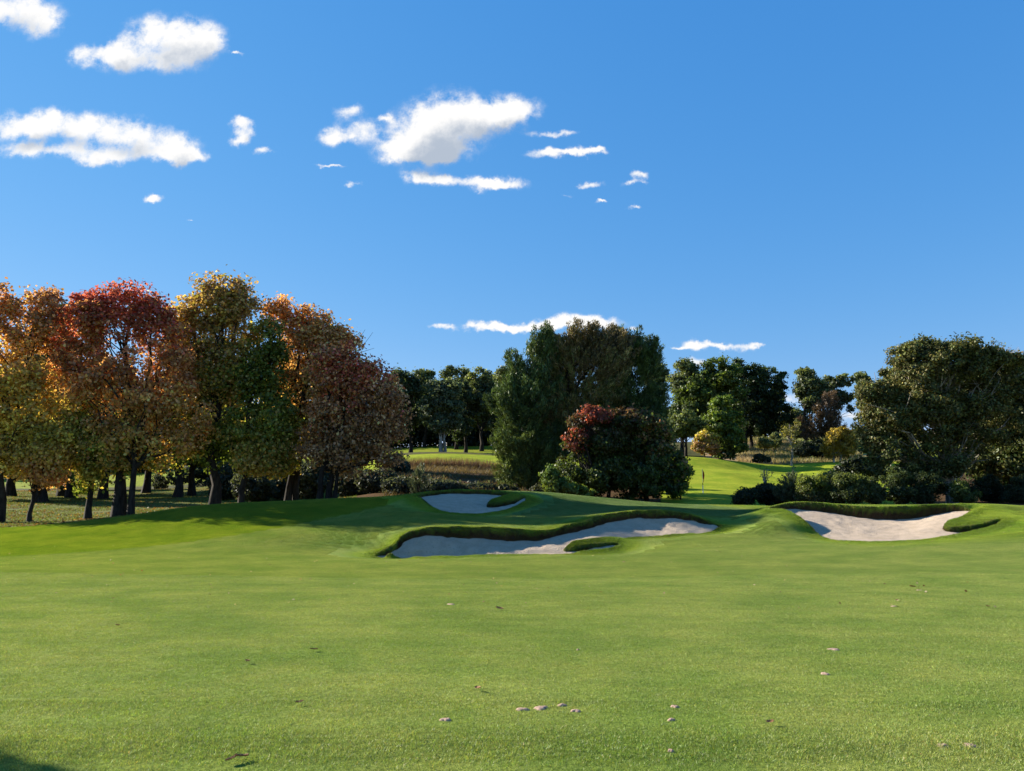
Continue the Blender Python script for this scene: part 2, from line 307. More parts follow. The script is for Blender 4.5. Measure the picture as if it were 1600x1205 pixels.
def sdist(poly, x, y):
    """signed distance, positive inside; exact near the outline"""
    x = np.asarray(x, np.float32); y = np.asarray(y, np.float32); a = poly.astype(np.float32); e = np.roll(a, -1, 0)-a
    best = np.full(len(x), 1e9, np.float32); ins = np.zeros(len(x), bool)
    for (ax, ay), (ex, ey) in zip(a, e):
        vx = x-ax; vy = y-ay; t = np.clip((vx*ex+vy*ey)/max(ex*ex+ey*ey, 1e-9), 0, 1); dx = vx-t*ex; dy = vy-t*ey
        np.minimum(best, dx*dx+dy*dy, out=best)
        cr_ = (ay > y) != (ay+ey > y)
        ins ^= cr_ & (x < ex*(y-ay)/(ey if abs(ey) > 1e-9 else 1e-9)+ax)
    d = np.sqrt(best); return np.where(ins, d, -d).astype(float)
def sand_z(b, x, y):
    z = tps_eval(b['sfit'], np.column_stack([x, y]))
    return z+0.04*(vnoise(x, y, 0.7, 3)-0.5)+0.035*(vnoise(x, y, 0.27, 5)-0.5)
def ground(x, y, info=False):
    shp = np.shape(x); x = np.asarray(x, float).ravel(); y = np.asarray(y, float).ravel()
    z = G0(x, y); z += np.clip(y/30, 0.2, 1)*0.07*(vnoise(x, y, 7.0, 1)-0.5)
    face = np.zeros(len(x)); bd = np.full(len(x), -99.0)
    for b in BUNK:
        lo, hi = b['bb']; m = np.where((x > lo[0]) & (x < hi[0]) & (y > lo[1]) & (y < hi[1]))[0]
        if not len(m): continue
        d = sdist(b['poly'], x[m], y[m]); bd[m] = np.maximum(bd[m], d)
        sel = d > -0.02; k = m[sel]; dk = d[sel]
        if not len(k): continue
        sz = sand_z(b, x[k], y[k]); dk = dk+.09*(vnoise(x[k], y[k], .45, 71)-.5)+.06*(vnoise(x[k], y[k], .16, 72)-.5)
        sz = np.minimum(sz, z[k]-0.02)
        drop = z[k]-sz; wv = np.clip(0.07+0.28*drop, 0.08, 0.20)
        t = np.clip(dk/wv, 0, 1); t = t**1.25
        nz = z[k]*(1-t)+(sz-0.10)*t
        face[k] = np.where((t > 0.02), np.clip((z[k]-nz)/np.maximum(drop, .05), 0, 1), 0)*np.clip(drop/.25, 0, 1)
        z[k] = nz
    if info: return z, face, bd
    return z.reshape(shp) if shp else float(z[0])
def gz(x, y): return float(ground(np.array([x]), np.array([y]))[0])
def grow(a, b, n, p): t = np.linspace(0, 1, n+1)[1:]; return a+(b-a)*t**p
xs = np.concatenate([-grow(16, 1800, 70, 3.2)[::-1], np.arange(-16, 27, 0.085), np.arange(27.4, 46, .4), grow(46, 1800, 60, 3.2)])
ys = np.concatenate([-grow(0, 60, 14, 2)[::-1], np.arange(0, 27.5, 0.45), np.arange(27.5, 49, 0.075), grow(49, 60, 36, 1.3), grow(60, 94, 44, 1.05), np.arange(94.2, 101.5, .2), grow(101.5, 190, 90, 1.1), grow(190, 2600, 40, 2.6)])
XX, YY = np.meshgrid(xs, ys); nx, ny = len(xs), len(ys)
Z, FACE, BD = ground(XX, YY, True)
x1, y1 = XX.ravel(), YY.ravel()
U = np.where(y1 > 1, x1/np.maximum(y1, 1), 0)*FPX+800
def mixa(a, b, t): t = np.asarray(t)[:, None]; return np.asarray(a)*(1-t)+np.asarray(b)*t
def sst(x, a, b): t = np.clip((x-a)/(b-a), 0, 1); return t*t*(3-2*t)
FAIR = np.array((0.175, 0.245, 0.048)); ROUGH = np.array((0.155, 0.235, 0.018)); GREEN = np.array((0.090, 0.165, 0.050))
def rough_edge(x): # the boundary line fairway / rough on the left mound (world y)
    return np.interp(x, [-30, -19, -12, -8, -5, -3], [26.5, 30, 34.5, 40, 44, 50])
def turf(x, y, plain=False):
    n1 = vnoise(x, y, 5.0, 7); n2 = vnoise(x, y, 1.7, 8); n3 = vnoise(x, y, 11.0, 9)
    c = np.tile(FAIR, (len(x), 1))
    rr = sst(y-rough_edge(x), -0.2, 0.3)*(x < -2); c = mixa(c, ROUGH, rr)
    # rough collar round the bunkers
    bd = np.full(len(x), -99.0)
    for b in BUNK: 
        m = np.where((x > b['bb'][0][0]) & (x < b['bb'][1][0]) & (y > b['bb'][0][1]) & (y < b['bb'][1][1]))[0]
        if len(m): bd[m] = np.maximum(bd[m], sdist(b['poly'], x[m], y[m]))
    c = mixa(c, ROUGH*np.array((1.05, 1.0, .9)), sst(bd, -1.3, -0.5)*0.85)
    c = mixa(c, ROUGH, sst(x, 12.5, 15)*sst(y, 27, 31)*0.9)
    c = mixa(c, GREEN, ((y > 37.5) & (x > 0) & (x < 13)).astype(float)*sst(y, 37, 40)*0.8*(bd < -1))
    if plain: return c
    c = c*(0.86+0.20*n1+0.16*n2)[:, None]
    c[:, 0] *= 0.90+0.26*n3
    return c
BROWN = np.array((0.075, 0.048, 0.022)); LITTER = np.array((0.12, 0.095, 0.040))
col = turf(x1, y1, True)
nn = vnoise(x1, y1, 3.0, 21); n5 = vnoise(x1, y1, 0.9, 22)
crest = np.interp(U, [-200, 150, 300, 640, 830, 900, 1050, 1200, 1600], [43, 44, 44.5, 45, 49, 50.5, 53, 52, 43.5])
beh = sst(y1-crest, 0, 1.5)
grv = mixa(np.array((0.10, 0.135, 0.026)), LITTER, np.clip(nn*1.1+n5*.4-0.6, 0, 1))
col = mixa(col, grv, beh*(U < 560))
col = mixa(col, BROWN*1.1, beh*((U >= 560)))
LAWN = np.array((0.235, 0.30, 0.022))
lawn_r = beh*((U > 1030) & (U < 1420)*1)*sst(y1, 56, 58)*(1-sst(y1, 106, 109))
col = mixa(col, LAWN*(0.85+.3*nn)[:, None], lawn_r)
lawn_l = sst(y1, 89, 92)*(1-sst(y1, 108, 111))*(U > 480)*(U < 1030)
col = mixa(col, LAWN, lawn_l)
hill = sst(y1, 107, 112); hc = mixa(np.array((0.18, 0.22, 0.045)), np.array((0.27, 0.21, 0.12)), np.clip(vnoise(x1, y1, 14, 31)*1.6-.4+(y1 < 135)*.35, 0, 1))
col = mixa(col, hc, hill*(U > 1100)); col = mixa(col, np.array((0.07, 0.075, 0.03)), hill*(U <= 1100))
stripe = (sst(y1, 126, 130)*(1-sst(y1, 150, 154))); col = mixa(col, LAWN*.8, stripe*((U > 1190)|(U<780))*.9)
# brown dead thatch at the base of the bunker faces
fb_ = np.clip((FACE-0.15)*3, 0, 1); col = mixa(col, np.array((0.050, 0.032, 0.014)), fb_)
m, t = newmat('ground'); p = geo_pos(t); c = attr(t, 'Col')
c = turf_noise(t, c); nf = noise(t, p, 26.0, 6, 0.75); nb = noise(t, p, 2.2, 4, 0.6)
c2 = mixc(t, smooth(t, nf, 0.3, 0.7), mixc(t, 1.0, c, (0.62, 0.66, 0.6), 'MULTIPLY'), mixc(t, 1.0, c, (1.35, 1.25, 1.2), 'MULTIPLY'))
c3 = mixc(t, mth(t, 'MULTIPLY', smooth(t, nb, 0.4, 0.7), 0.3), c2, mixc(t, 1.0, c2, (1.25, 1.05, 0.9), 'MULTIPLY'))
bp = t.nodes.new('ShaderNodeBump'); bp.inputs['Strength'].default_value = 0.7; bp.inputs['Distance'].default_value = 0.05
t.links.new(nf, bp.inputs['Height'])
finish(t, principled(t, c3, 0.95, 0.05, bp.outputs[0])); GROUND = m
idx = np.arange(nx*ny).reshape(ny, nx)
F = np.stack([idx[:-1, :-1], idx[:-1, 1:], idx[1:, 1:], idx[1:, :-1]], -1).reshape(-1, 4)
ZG = Z.reshape(ny, nx)
def ground_exact(x, y): return ground_full(x, y, True)
ground_full = ground
def ground(x, y, info=False):
    if info: return ground_full(x, y, True)
    x = np.asarray(x, float).ravel(); y = np.asarray(y, float).ravel()
    i = np.clip(np.searchsorted(xs, x)-1, 0, nx-2); j = np.clip(np.searchsorted(ys, y)-1, 0, ny-2)
    u = np.clip((x-xs[i])/(xs[i+1]-xs[i]), 0, 1); v = np.clip((y-ys[j])/(ys[j+1]-ys[j]), 0, 1)
    return (ZG[j, i]*(1-u)+ZG[j, i+1]*u)*(1-v)+(ZG[j+1, i]*(1-u)+ZG[j+1, i+1]*u)*v
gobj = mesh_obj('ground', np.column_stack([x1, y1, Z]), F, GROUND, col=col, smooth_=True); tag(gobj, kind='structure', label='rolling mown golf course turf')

# sand surfaces
m, t = newmat('sand'); p = geo_pos(t)
a = noise(t, p, 2.2, 6, 0.65); b_ = noise(t, p, 14.0, 5, 0.7); r_ = noise(t, p, 90.0, 2, 0.5)
sc_ = mixc(t, smooth(t, a, 0.35, 0.7), (0.60, 0.475, 0.355), (0.49, 0.385, 0.285))
sc_ = mixc(t, mth(t, 'MULTIPLY', smooth(t, b_, 0.54, 0.70), 0.65), sc_, (0.27, 0.21, 0.16))
bp = t.nodes.new('ShaderNodeBump'); bp.inputs['Strength'].default_value = 1.0; bp.inputs['Distance'].default_value = 0.12
t.links.new(mth(t, 'ADD', b_, mth(t, 'MULTIPLY', r_, 0.3)), bp.inputs['Height'])
finish(t, principled(t, sc_, 0.95, 0.1, bp.outputs[0])); SAND = m
BL = {'far': 'thin sliver of bunker on the far green across the dark lawn', 'centre': 'long pale sand bunker in the middle, grass tongue poking into it', 'back': 'small shaded sand bunker behind the others beside the green', 'right': 'wide sunlit sand bunker on the right with deep curved lip'}
for b in BUNK:
    lo, hi = b['bb']; gx = np.arange(lo[0]+2.2, hi[0]-2.2, 0.09); gy = np.arange(lo[1]+2.2, hi[1]-2.2, 0.09)
    AX, AY = np.meshgrid(gx, gy); ax, ay = AX.ravel(), AY.ravel(); d = sdist(b['poly'], ax, ay)
    az = np.minimum(sand_z(b, ax, ay), G0(ax, ay)-0.015)-0.03*np.clip(-d/0.1, 0, 1)
    ii = np.arange(AX.size).reshape(AX.shape); F = np.stack([ii[:-1, :-1], ii[:-1, 1:], ii[1:, 1:], ii[1:, :-1]], -1).reshape(-1, 4)
    F = F[(d[F] > -0.04).any(1)]; used, inv = np.unique(F, return_inverse=True)
    o = mesh_obj('bunker_sand', np.column_stack([ax, ay, az])[used], inv.reshape(-1, 4), SAND, smooth_=True)
    tag(o, BL[b['name']], kind='structure')
#@@PART2
# ---------------------------------------------------------------- foliage machinery
RNG = np.random.default_rng(11)
def unit(v): return v/np.maximum(np.linalg.norm(v, axis=-1, keepdims=True), 1e-9)
def quads(c, a, b):
    """leaf diamonds: centre c, half-length vectors a, half-width vectors b"""
    n = len(c); V = np.empty((n, 4, 3)); V[:, 0] = c-a; V[:, 1] = c+b-a*0.1; V[:, 2] = c+a; V[:, 3] = c-b-a*0.1
    return V.reshape(-1, 3), np.arange(n*4).reshape(n, 4)
def tube(p, r, k=6):
    p = np.asarray(p, float); n = len(p); T = unit(np.gradient(p, axis=0)); up = np.tile([0.13, 0.31, 0.94], (n, 1))
    up[np.abs((T*up).sum(1)) > 0.93] = [0.9, 0.3, 0.2]
    s = unit(np.cross(T, up)); w = np.cross(s, T); an = np.linspace(0, 2*np.pi, k, endpoint=False)
    V = p[:, None]+np.asarray(r)[:, None, None]*(np.cos(an)[None, :, None]*s[:, None]+np.sin(an)[None, :, None]*w[:, None])
    i = np.arange(n*k).reshape(n, k); j = np.roll(i, -1, 1)
    return V.reshape(-1, 3), np.stack([i[:-1], j[:-1], j[1:], i[1:]], -1).reshape(-1, 4)
def join(parts):
    Vs, Fs, o = [], [], 0
    for V, F in parts: Vs.append(V); Fs.append(F+o); o += len(V)
    return np.concatenate(Vs), np.concatenate(Fs)
def curve_pts(a, b, sag, n, rng, wob=0.05):
    t = np.linspace(0, 1, n)[:, None]; a, b = np.asarray(a), np.asarray(b); L_ = np.linalg.norm(b-a)
    m = (a+b)/2+np.array([0, 0, sag*L_]); p = (1-t)**2*a+2*t*(1-t)*m+t*t*b
    return p+rng.normal(0, wob*L_/n**.5, (n, 3))*np.sin(t*np.pi)
def pick(stops, h):
    hs = np.array([s_[0] for s_ in stops]); cs = np.array([s_[1] for s_ in stops])
    return np.stack([np.interp(h, hs, cs[:, i]) for i in range(3)], -1)
def foliage(lobes, base, style, n_clump, per, leaf, cr, stops, rng, hjit=0.12, bright=0.25, shell=0.42, zr=None):
    """lobes: (centre, (rx, ry, rz)); returns leaf quads, colours and the clump centres"""
    if n_clump > 150:
        ex = []
        for c_, r_ in lobes:
            for _ in range(6 if style != 'spray' else 5):
                dd = unit(rng.normal(0, 1, 3)+np.array([0, 0, .35])); f_ = rng.uniform(.22, .4)
                rad_ = (r_[0]*f_, r_[1]*f_, r_[2]*f_) if style != 'spray' else (r_[0]*.22, r_[1]*.22, r_[2]*rng.uniform(.3, .5))
                ex.append((np.asarray(c_)+dd*np.array(r_)*rng.uniform(.66, .86)*np.array([1.12, 1, 1]), rad_))
        lobes = [(c_, (r_[0]*.90, r_[1]*.90, r_[2]*.88)) for c_, r_ in lobes]+ex
    C = np.array([l[0] for l in lobes], float); Rr = np.array([l[1] for l in lobes], float)
    w = np.cbrt(Rr.prod(1))**1.9; w /= w.sum(); k = rng.choice(len(lobes), n_clump, p=w)
    d = unit(rng.normal(0, 1, (n_clump, 3))); rad = rng.random(n_clump)**shell
    cc = C[k]+d*rad[:, None]*Rr[k]
    out = unit((cc-C.mean(0))*np.array([1, 1, .6])+0.35*d)
    z0, z1 = zr if zr else ((C[:, 2]-Rr[:, 2]).min(), (C[:, 2]+Rr[:, 2]).max())
    hc = (cc[:, 2]-z0)/(z1-z0)
    csz = cr*rng.uniform(0.6, 1.35, n_clump)
    # colour phase per clump, smooth in space
    ph = vnoise(cc[:, 0]*1.0+cc[:, 1]*.5, cc[:, 2]*1.0+cc[:, 1]*.7, 2.2, 40)-0.5
    cph = hc+hjit*2.0*ph+rng.normal(0, hjit*0.5, n_clump)
    cb = np.exp(rng.normal(0, bright*0.5, n_clump))
    kk = np.repeat(np.arange(n_clump), per); m = len(kk)
    if style == 'spray':      # upswept plumes of needles
        ax = unit(out[kk]*np.array([.8, .8, .3])+np.array([0, 0, 1.0])+rng.normal(0, .10, (m, 3)))
        tt = rng.random(m); wid = (1-tt)**0.8*0.34+0.05
        pos = cc[kk]+ax*(tt*csz[kk]*2.2)[:, None]+rng.normal(0, 1, (m, 3))*(wid*csz[kk])[:, None]*np.array([1, 1, .8])
        a = unit(ax+rng.normal(0, .55, (m, 3)))*leaf*rng.uniform(.7, 1.4, (m, 1)); nrm = unit(rng.normal(0, 1, (m, 3))+out[kk]*0.6)
        b = unit(np.cross(a, nrm))*leaf*0.22
    else:
        g = rng.normal(0, 1, (m, 3)); g = unit(g)*(rng.random((m, 1))**0.45)
        sq = np.array([1, 1, .62]) if style == 'dome' else (np.array([1, 1, .8]) if style == 'round' else np.array([1, 1, .75]))
        pos = cc[kk]+g*csz[kk][:, None]*sq
        far_ = rng.random(m) < .14; pos[far_] += rng.normal(0, .28, (int(far_.sum()), 3))*csz[kk][far_][:, None]
        if style == 'droop': pos[:, 2] -= rng.random(m)**2*csz[kk]*0.9
        nrm = unit(g*0.9+out[kk]*0.5+rng.normal(0, .75, (m, 3))+np.array([0, 0, .25]))
        t_ = rng.normal(0, 1, (m, 3)); 
        if style in ('droop', 'autumn'): t_[:, 2] -= 1.0
        a = unit(np.cross(np.cross(nrm, t_), nrm))*leaf*rng.uniform(.6, 1.3, (m, 1)); b = unit(np.cross(a, nrm))
        b = b*np.linalg.norm(a, axis=1, keepdims=True)*(0.85 if style == 'autumn' else 0.5 if style == 'droop' else 0.62)
    col_ = pick(stops, np.clip(cph[kk]+rng.normal(0, hjit*1.1, m), 0, 1))*(cb[kk]*np.exp(rng.normal(0, bright, m)))[:, None]
    V, F = quads(pos, a, b)
    return V, F, np.repeat(np.clip(col_, 0.003, .9), 4, 0), cc
def skeleton(base, top, r0, targets, rng, nb=24, lean=0.0, r1=0.06, start=0.25, twig=0.35, k=7):
    tr = curve_pts(base-np.array([0, 0, .25]), top, 0, 9, rng, 0.06); tr[:, 0] += lean*np.sin(np.linspace(0, np.pi, 9))
    h = np.linspace(0, 1, 9); rr = r0*(1-h)**0.75+r1*0.5; rr[0] *= 1.5; rr[1] *= 1.1
    parts = [tube(tr, rr, k)]; zmx_ = np.quantile(targets[:, 2], .9) if len(targets) else 0
    if len(targets):
        sel = rng.choice(len(targets), min(nb, len(targets)), replace=False); H = top[2]-base[2]
        for i in sel:
            tg = targets[i]; hz = (tg[2]-base[2])/max(H, .1); dist = math.hypot(tg[0]-base[0], tg[1]-base[1])
            f = np.clip(hz-0.25-0.35*dist/max(H, .1)+rng.uniform(-.05, .1), start, 0.9)
            q = f*8; i0 = int(q); a = tr[i0]*(1-(q-i0))+tr[min(i0+1, 8)]*(q-i0); ra = np.interp(f, h, rr)
            L_ = np.linalg.norm(tg-a); rb = min(ra*0.6, 0.018*L_+0.02)
            p = curve_pts(a, tg, rng.uniform(-.02, .12), 6, rng, 0.10); parts.append(tube(p, np.linspace(rb, 0.012, 6), 5))
            for _ in range(2):
                s_ = p[rng.integers(2, 5)]; e = s_+unit((tg-a)[None])[0]*L_*twig+rng.normal(0, L_*.16, 3)
                if e[2] > zmx_: e[2] = zmx_
                parts.append(tube(curve_pts(s_, e, .05, 4, rng, .08), np.linspace(rb*.45, 0.01, 4), 4))
    return join(parts)
def tree(name, label, cat, px, Y, lobes, stops, style='autumn', n=260, per=90, leaf=0.13, cr=0.75, r0=0.28, bark=None, mat=None, group=None,
         trunks=None, nb=24, seed=0, topf=0.86, zr=None, shell=0.42, hjit=0.12, bright=0.25, start=0.25, lean=0.0, depth=0.85, toppx=None, twig=.35):
    """px, Y: column and distance of the stem; lobes (px, py, half-width px, half-height px[, depth offset m])"""
    rng = np.random.default_rng(1000+seed); s_ = Y/FPX
    bx = PX(px, Y); base = np.array([bx, Y, gz(bx, Y)])
    LB = []
    for l in lobes:
        dy = l[4] if len(l) > 4 else 0.0
        c = P(l[0], l[1], Y+dy); LB.append((c, (l[2]*s_, max(l[2], l[3]*.5)*s_*depth, l[3]*s_)))
    V, F, cl, cc = foliage(LB, base, style, n, per, leaf, cr, stops, rng, hjit, bright*(1.35 if style == 'autumn' else 1.2), shell, zr)
    low = V[:, 2].reshape(-1, 4).min(1); gzv = ground(V[::4, 0], V[::4, 1]); ok = low > gzv+0.03
    V = V.reshape(-1, 4, 3)[ok].reshape(-1, 3); cl = cl.reshape(-1, 4, 3)[ok].reshape(-1, 3); F = np.arange(len(V)).reshape(-1, 4)
    root = thing(name, label, cat, tuple(base), group)
    ztop = max(c[2]+r[2] for c, r in LB); xt = np.average([c[0] for c, r in LB], weights=[r[0] for c, r in LB])
    if toppx is not None: xt = PX(toppx, Y)
    else: xt = bx+0.4*(xt-bx)
    top = np.array([xt, Y, base[2]+(ztop-base[2])*topf])
    parts = []
    for (tp, rr_, ty) in (trunks or [(px, r0, 0)]):
        b0 = np.array([PX(tp, Y+ty), Y+ty, 0.]); b0[2] = gz(b0[0], b0[1]); tpv = top.copy(); tpv[0] += (b0[0]-bx)*1.15
        parts.append(skeleton(b0, tpv, rr_, cc, rng, nb if not trunks else max(6, nb//len(trunks)), lean=lean, start=start, twig=twig))
    tv, tf = join(parts)
    o1 = mesh_obj('trunk', tv-base, tf, bark or BARK, parent=root, smooth_=True)
    o2 = mesh_obj('crown', V-base, F, mat or LEAF, parent=root, col=cl)
    return root
def copy_tree(src, px, Y, label, sc=1.0, rz=0.0, z=None):
    r = src.copy(); COL.objects.link(r); x = PX(px, Y); r.location = (x, Y, gz(x, Y)-0.05); r.rotation_euler = (0, 0, rz); r.scale = (sc, sc, sc) if not isinstance(sc, tuple) else sc
    r['label'] = label
    for c in list(src.children):
        d = c.copy(); COL.objects.link(d); d.parent = r
    return r
# leaf palettes (linear base colours of the leaves)
RED = (0.44, 0.11, 0.085); PINK = (0.50, 0.25, 0.18); ORG = (0.58, 0.29, 0.12); AMB = (0.58, 0.38, 0.11); GOLD = (0.48, 0.39, 0.08)
OLV = (0.28, 0.26, 0.05); GRN = (0.14, 0.19, 0.03); DGR = (0.045, 0.075, 0.018); BRN = (0.33, 0.20, 0.10); RUST = (0.42, 0.22, 0.12)
Z0, Z1 = -1.0, 17.5
GA = 'autumn trees in the row along the left rough'
YA = 61
tree('autumn_tree', 'orange brown autumn tree with leaning trunk, cut by the left edge of the photo', 'tree', 4, 48, [(-20,560,60,70),(30,520,60,82),(-30,640,70,70),(40,620,62,70),(60,700,48,50),(0,700,60,50),(75,480,30,38),(10,475,30,34)],
     [(0,AMB),(.25,GOLD),(.5,AMB),(.75,ORG),(.92,RUST),(1,RUST)], n=378, per=81, leaf=.11, r0=0.21, seed=1, group=GA, depth=.5, cr=.8, lean=-.4, toppx=30)
tree('autumn_tree', 'small amber tree with low hanging crown and thin dark trunk, beside the leaning trunk', 'tree', 50, 48, [(60,700,44,48),(75,735,30,26),(90,690,30,40)],
     [(0,ORG),(.3,AMB),(.6,GOLD),(1,OLV)], n=108, per=77, leaf=.10, r0=0.11, seed=2, group=GA, depth=.5, cr=.8)
tree('autumn_tree', 'broad autumn tree with crimson top and orange middle over thick twin trunks', 'tree', 186, 49, [(180,495,55,48),(130,520,48,55),(235,510,45,48),(150,590,62,62),(230,590,68,70),(190,650,85,60),(130,690,50,50),(250,690,52,46),(190,700,70,48),(285,560,34,50),(205,470,42,28),(145,475,30,30),(150,745,24,26),(100,570,40,60),(290,640,50,56),(262,530,34,40)],
     [(0,GRN),(.08,OLV),(.22,AMB),(.5,ORG),(.76,RUST),(.9,RED),(1,RED)], n=559, per=86, leaf=.11, r0=0.28, trunks=[(186,.29,0),(207,.17,-.8),(196,.15,1.5)], nb=48, seed=3, group=GA, depth=.5, cr=.8, hjit=.11)
tree('autumn_tree', 'young golden green tree on a straight dark trunk left of the twin trunks', 'tree', 141, 49, [(140,690,34,40),(142,735,18,24),(125,660,30,36)],
     [(0,GOLD),(.4,OLV),(1,OLV)], n=81, per=77, leaf=.10, r0=0.18, seed=4, group=GA, depth=.5, cr=.8)
tree('autumn_tree', 'tallest autumn tree with bronze top, pink flecks and green lower leaves', 'tree', 336, 51, [(335,478,60,46),(300,500,42,52),(375,510,44,55),(325,570,62,62),(365,590,50,60),(320,650,56,56),(350,700,52,42),(300,690,34,40),(345,455,45,24),(285,560,38,56),(385,560,36,50),(310,610,44,50)],
     [(0,GRN),(.22,GRN),(.38,OLV),(.55,AMB),(.7,BRN),(.85,OLV),(.93,AMB),(1,BRN)], n=487, per=86, leaf=.11, r0=0.30, seed=5, group=GA, depth=.5, cr=.8, hjit=.15, nb=40)
tree('autumn_tree', 'still green tree squeezed between the bronze and the rusty autumn trees', 'tree', 378, 50, [(418,535,30,40),(412,600,40,60),(400,670,50,50),(440,660,34,60),(420,715,46,34)],
     [(0,AMB),(.2,OLV),(.5,GRN),(.7,(.08,.11,.025)),(.9,OLV),(1,AMB)], n=297, per=81, leaf=.11, r0=0.18, seed=6, group=GA, depth=.5, cr=.8)
tree('autumn_tree', 'rusty autumn tree with forked trunk right of the green one', 'tree', 452, 52, [(440,490,36,26),(475,510,44,34),(505,540,40,44),(470,570,50,60),(500,620,60,60),(470,670,50,50),(520,680,50,50),(532,548,34,38),(555,600,36,40)],
     [(0,OLV),(.25,AMB),(.5,RUST),(.75,AMB),(.9,RUST),(1,ORG)], n=378, per=81, leaf=.11, r0=0.22, trunks=[(449,.2,0),(462,.2,.5)], seed=7, group=GA, depth=.5, cr=.8, hjit=.14, nb=36)
tree('autumn_tree', 'low rounded red brown tree at the right end of the autumn row', 'tree', 512, 49, [(548,585,50,44),(520,570,30,30),(585,610,44,50),(540,650,58,56),(590,670,44,50),(560,705,56,40),(500,690,40,46),(608,650,22,50)],
     [(0,BRN),(.3,BRN),(.55,RUST),(.8,ORG),(.9,RED),(1,RED)], n=432, per=77, leaf=.10, r0=0.13, trunks=[(500,.17,0),(514,.2,.3),(522,.12,.0)], seed=8, group=GA, depth=.5, cr=.8, hjit=.16, bright=.4, nb=44)
# the second row in the grove: darker trees farther back
GB = 'shaded trees further back in the grove'
gproto = None
back = [(65,72,(64,690,66,60),.5,'green'),(162,80,(160,670,60,66),.4,''),(112,84,(110,670,50,60),.32,''),(125,96,(126,660,50,60),.4,''),(228,98,(225,668,44,56),.38,''),(278,82,(276,672,50,64),.38,''),(300,92,(302,660,40,60),.42,''),(18,86,(15,680,50,60),.4,''),(245,112,(250,675,40,50),.4,''),(350,90,(350,670,46,50),.36,''),(95,112,(92,660,46,56),.4,''),(-40,80,(-40,660,60,70),.42,''),(420,84,(420,670,60,66),.4,'')]
labs = ['dark tree with very wide flared trunk behind the small amber tree','dark trunked tree in the grove, seen left of the crimson topped tree','slim shaded tree behind the golden green sapling','distant grove tree between two nearer trunks on the left','distant grove tree just right of the thick twin trunks','lone grove tree standing on bare ground left of the tallest tree','thick trunked grove tree just behind and left of the tallest tree','grove tree behind the leaning trunk at the left edge','farthest small grove tree right of the twin trunks','grove tree hidden behind the tallest autumn tree','farthest grove tree at the left, small trunk','grove tree just beyond the left edge of the photo','dark grove tree behind the still green tree']
for i, ((px, Y, lb, r0, _), lab) in enumerate(zip(back, labs)):
    if i in (0, 1, 5):
        gproto = tree('grove_tree', lab, 'tree', px, Y, [lb, (lb[0]-12, lb[1]-45, lb[2]*.8, lb[3]*.8), (lb[0]+14, lb[1]+22, lb[2]*.8, lb[3]*.6)], [(0,GRN),(.4,OLV),(.7,AMB),(1,BRN)], n=200, per=70, leaf=.2, cr=1.0, r0=r0*1.05, seed=20+i, group=GB, nb=14)
    else: copy_tree(gproto, px, Y, lab, 1.0*(1+.12*((i*37) % 5-2)/2), i*1.3)
tree('evergreen_tree', 'dark evergreen treetop peeking out left of the crimson crown', 'tree', 96, 88, [(95,500,26,40),(80,560,50,60),(110,620,60,60)], [(0,DGR),(1,(0.04,0.065,.02))], 'round', n=160, per=80, leaf=.2, cr=1.1, r0=.4, seed=33, group=GB)

# the dense she-oak clump in the middle
SO = 'tall she-oaks in the central clump'
SG1 = (0.065, 0.105, 0.028); SG2 = (0.105, 0.14, 0.034); SB = (0.20, 0.145, 0.055); SD = (0.026, 0.046, 0.016)
tree('she_oak', 'green she-oak with feathery foliage on the left side of the central clump', 'tree', 820, 66, [(822,595,34,44),(850,555,28,32),(800,640,30,50),(835,640,44,60),(812,700,38,50),(845,710,44,50),(800,740,24,34),(838,752,40,22)],
     [(0,SG2),(.5,SG1),(.8,SG1),(1,SG2)], 'spray', n=900, per=95, leaf=.17, cr=.6, r0=.3, mat=NEEDLE, seed=41, group=SO, trunks=[(828,.3,0),(812,.18,.6)], bright=.3)
tree('she_oak', 'bronze tinged she-oak forming the top of the central clump', 'tree', 880, 67, [(905,560,46,40),(870,590,34,56),(920,545,44,28),(880,640,44,50),(930,600,50,60),(875,575,22,48),(955,560,36,36),(910,680,50,50),(860,690,30,60)],
     [(0,SB),(.3,SB),(.55,SG2),(.8,SB),(1,(0.09,.075,.03))], 'spray', n=1100, per=95, leaf=.17, cr=.6, r0=.35, mat=NEEDLE, seed=42, group=SO, bright=.32)
tree('she_oak', 'darkest she-oak with spiky upright top on the right of the central clump', 'tree', 990, 69, [(975,570,40,44),(1010,585,26,46),(1000,640,36,50),(965,640,44,60),(1015,660,24,48),(985,700,50,60),(1000,555,28,26)],
     [(0,SD),(.5,SG1),(1,SG1)], 'spray', n=900, per=95, leaf=.17, cr=.6, r0=.33, mat=NEEDLE, seed=43, group=SO, bright=.28)
tree('maple_tree', 'broad dark bushy tree with purplish brown top in front of the she-oaks', 'tree', 930, 60, [(935,690,42,50),(918,672,30,34),(960,700,50,50),(900,720,36,46),(930,745,52,34),(985,745,50,40),(970,670,40,30)],
     [(0,DGR),(.3,(.08,.11,.025)),(.6,DGR),(.85,(.065,.055,.022)),(1,(.10,.06,.035))], 'autumn', n=520, per=110, leaf=.10, cr=.55, r0=.2, seed=44, hjit=.12, trunks=[(925,.16,0),(950,.13,.5),(905,.1,.3)])
tree('maple_tree', 'small scarlet and orange crown poking out at the upper left of the dark bushy tree', 'tree', 915, 58.8, [(924,654,22,18),(903,688,16,18),(940,648,14,12)], [(0,DGR),(.3,(.16,.07,.03)),(.6,(.28,.06,.045)),(.85,(.34,.08,.06)),(1,(.2,.07,.05))], 'autumn', n=60, per=80, leaf=.10, cr=.5, r0=.1, seed=48, hjit=.35)
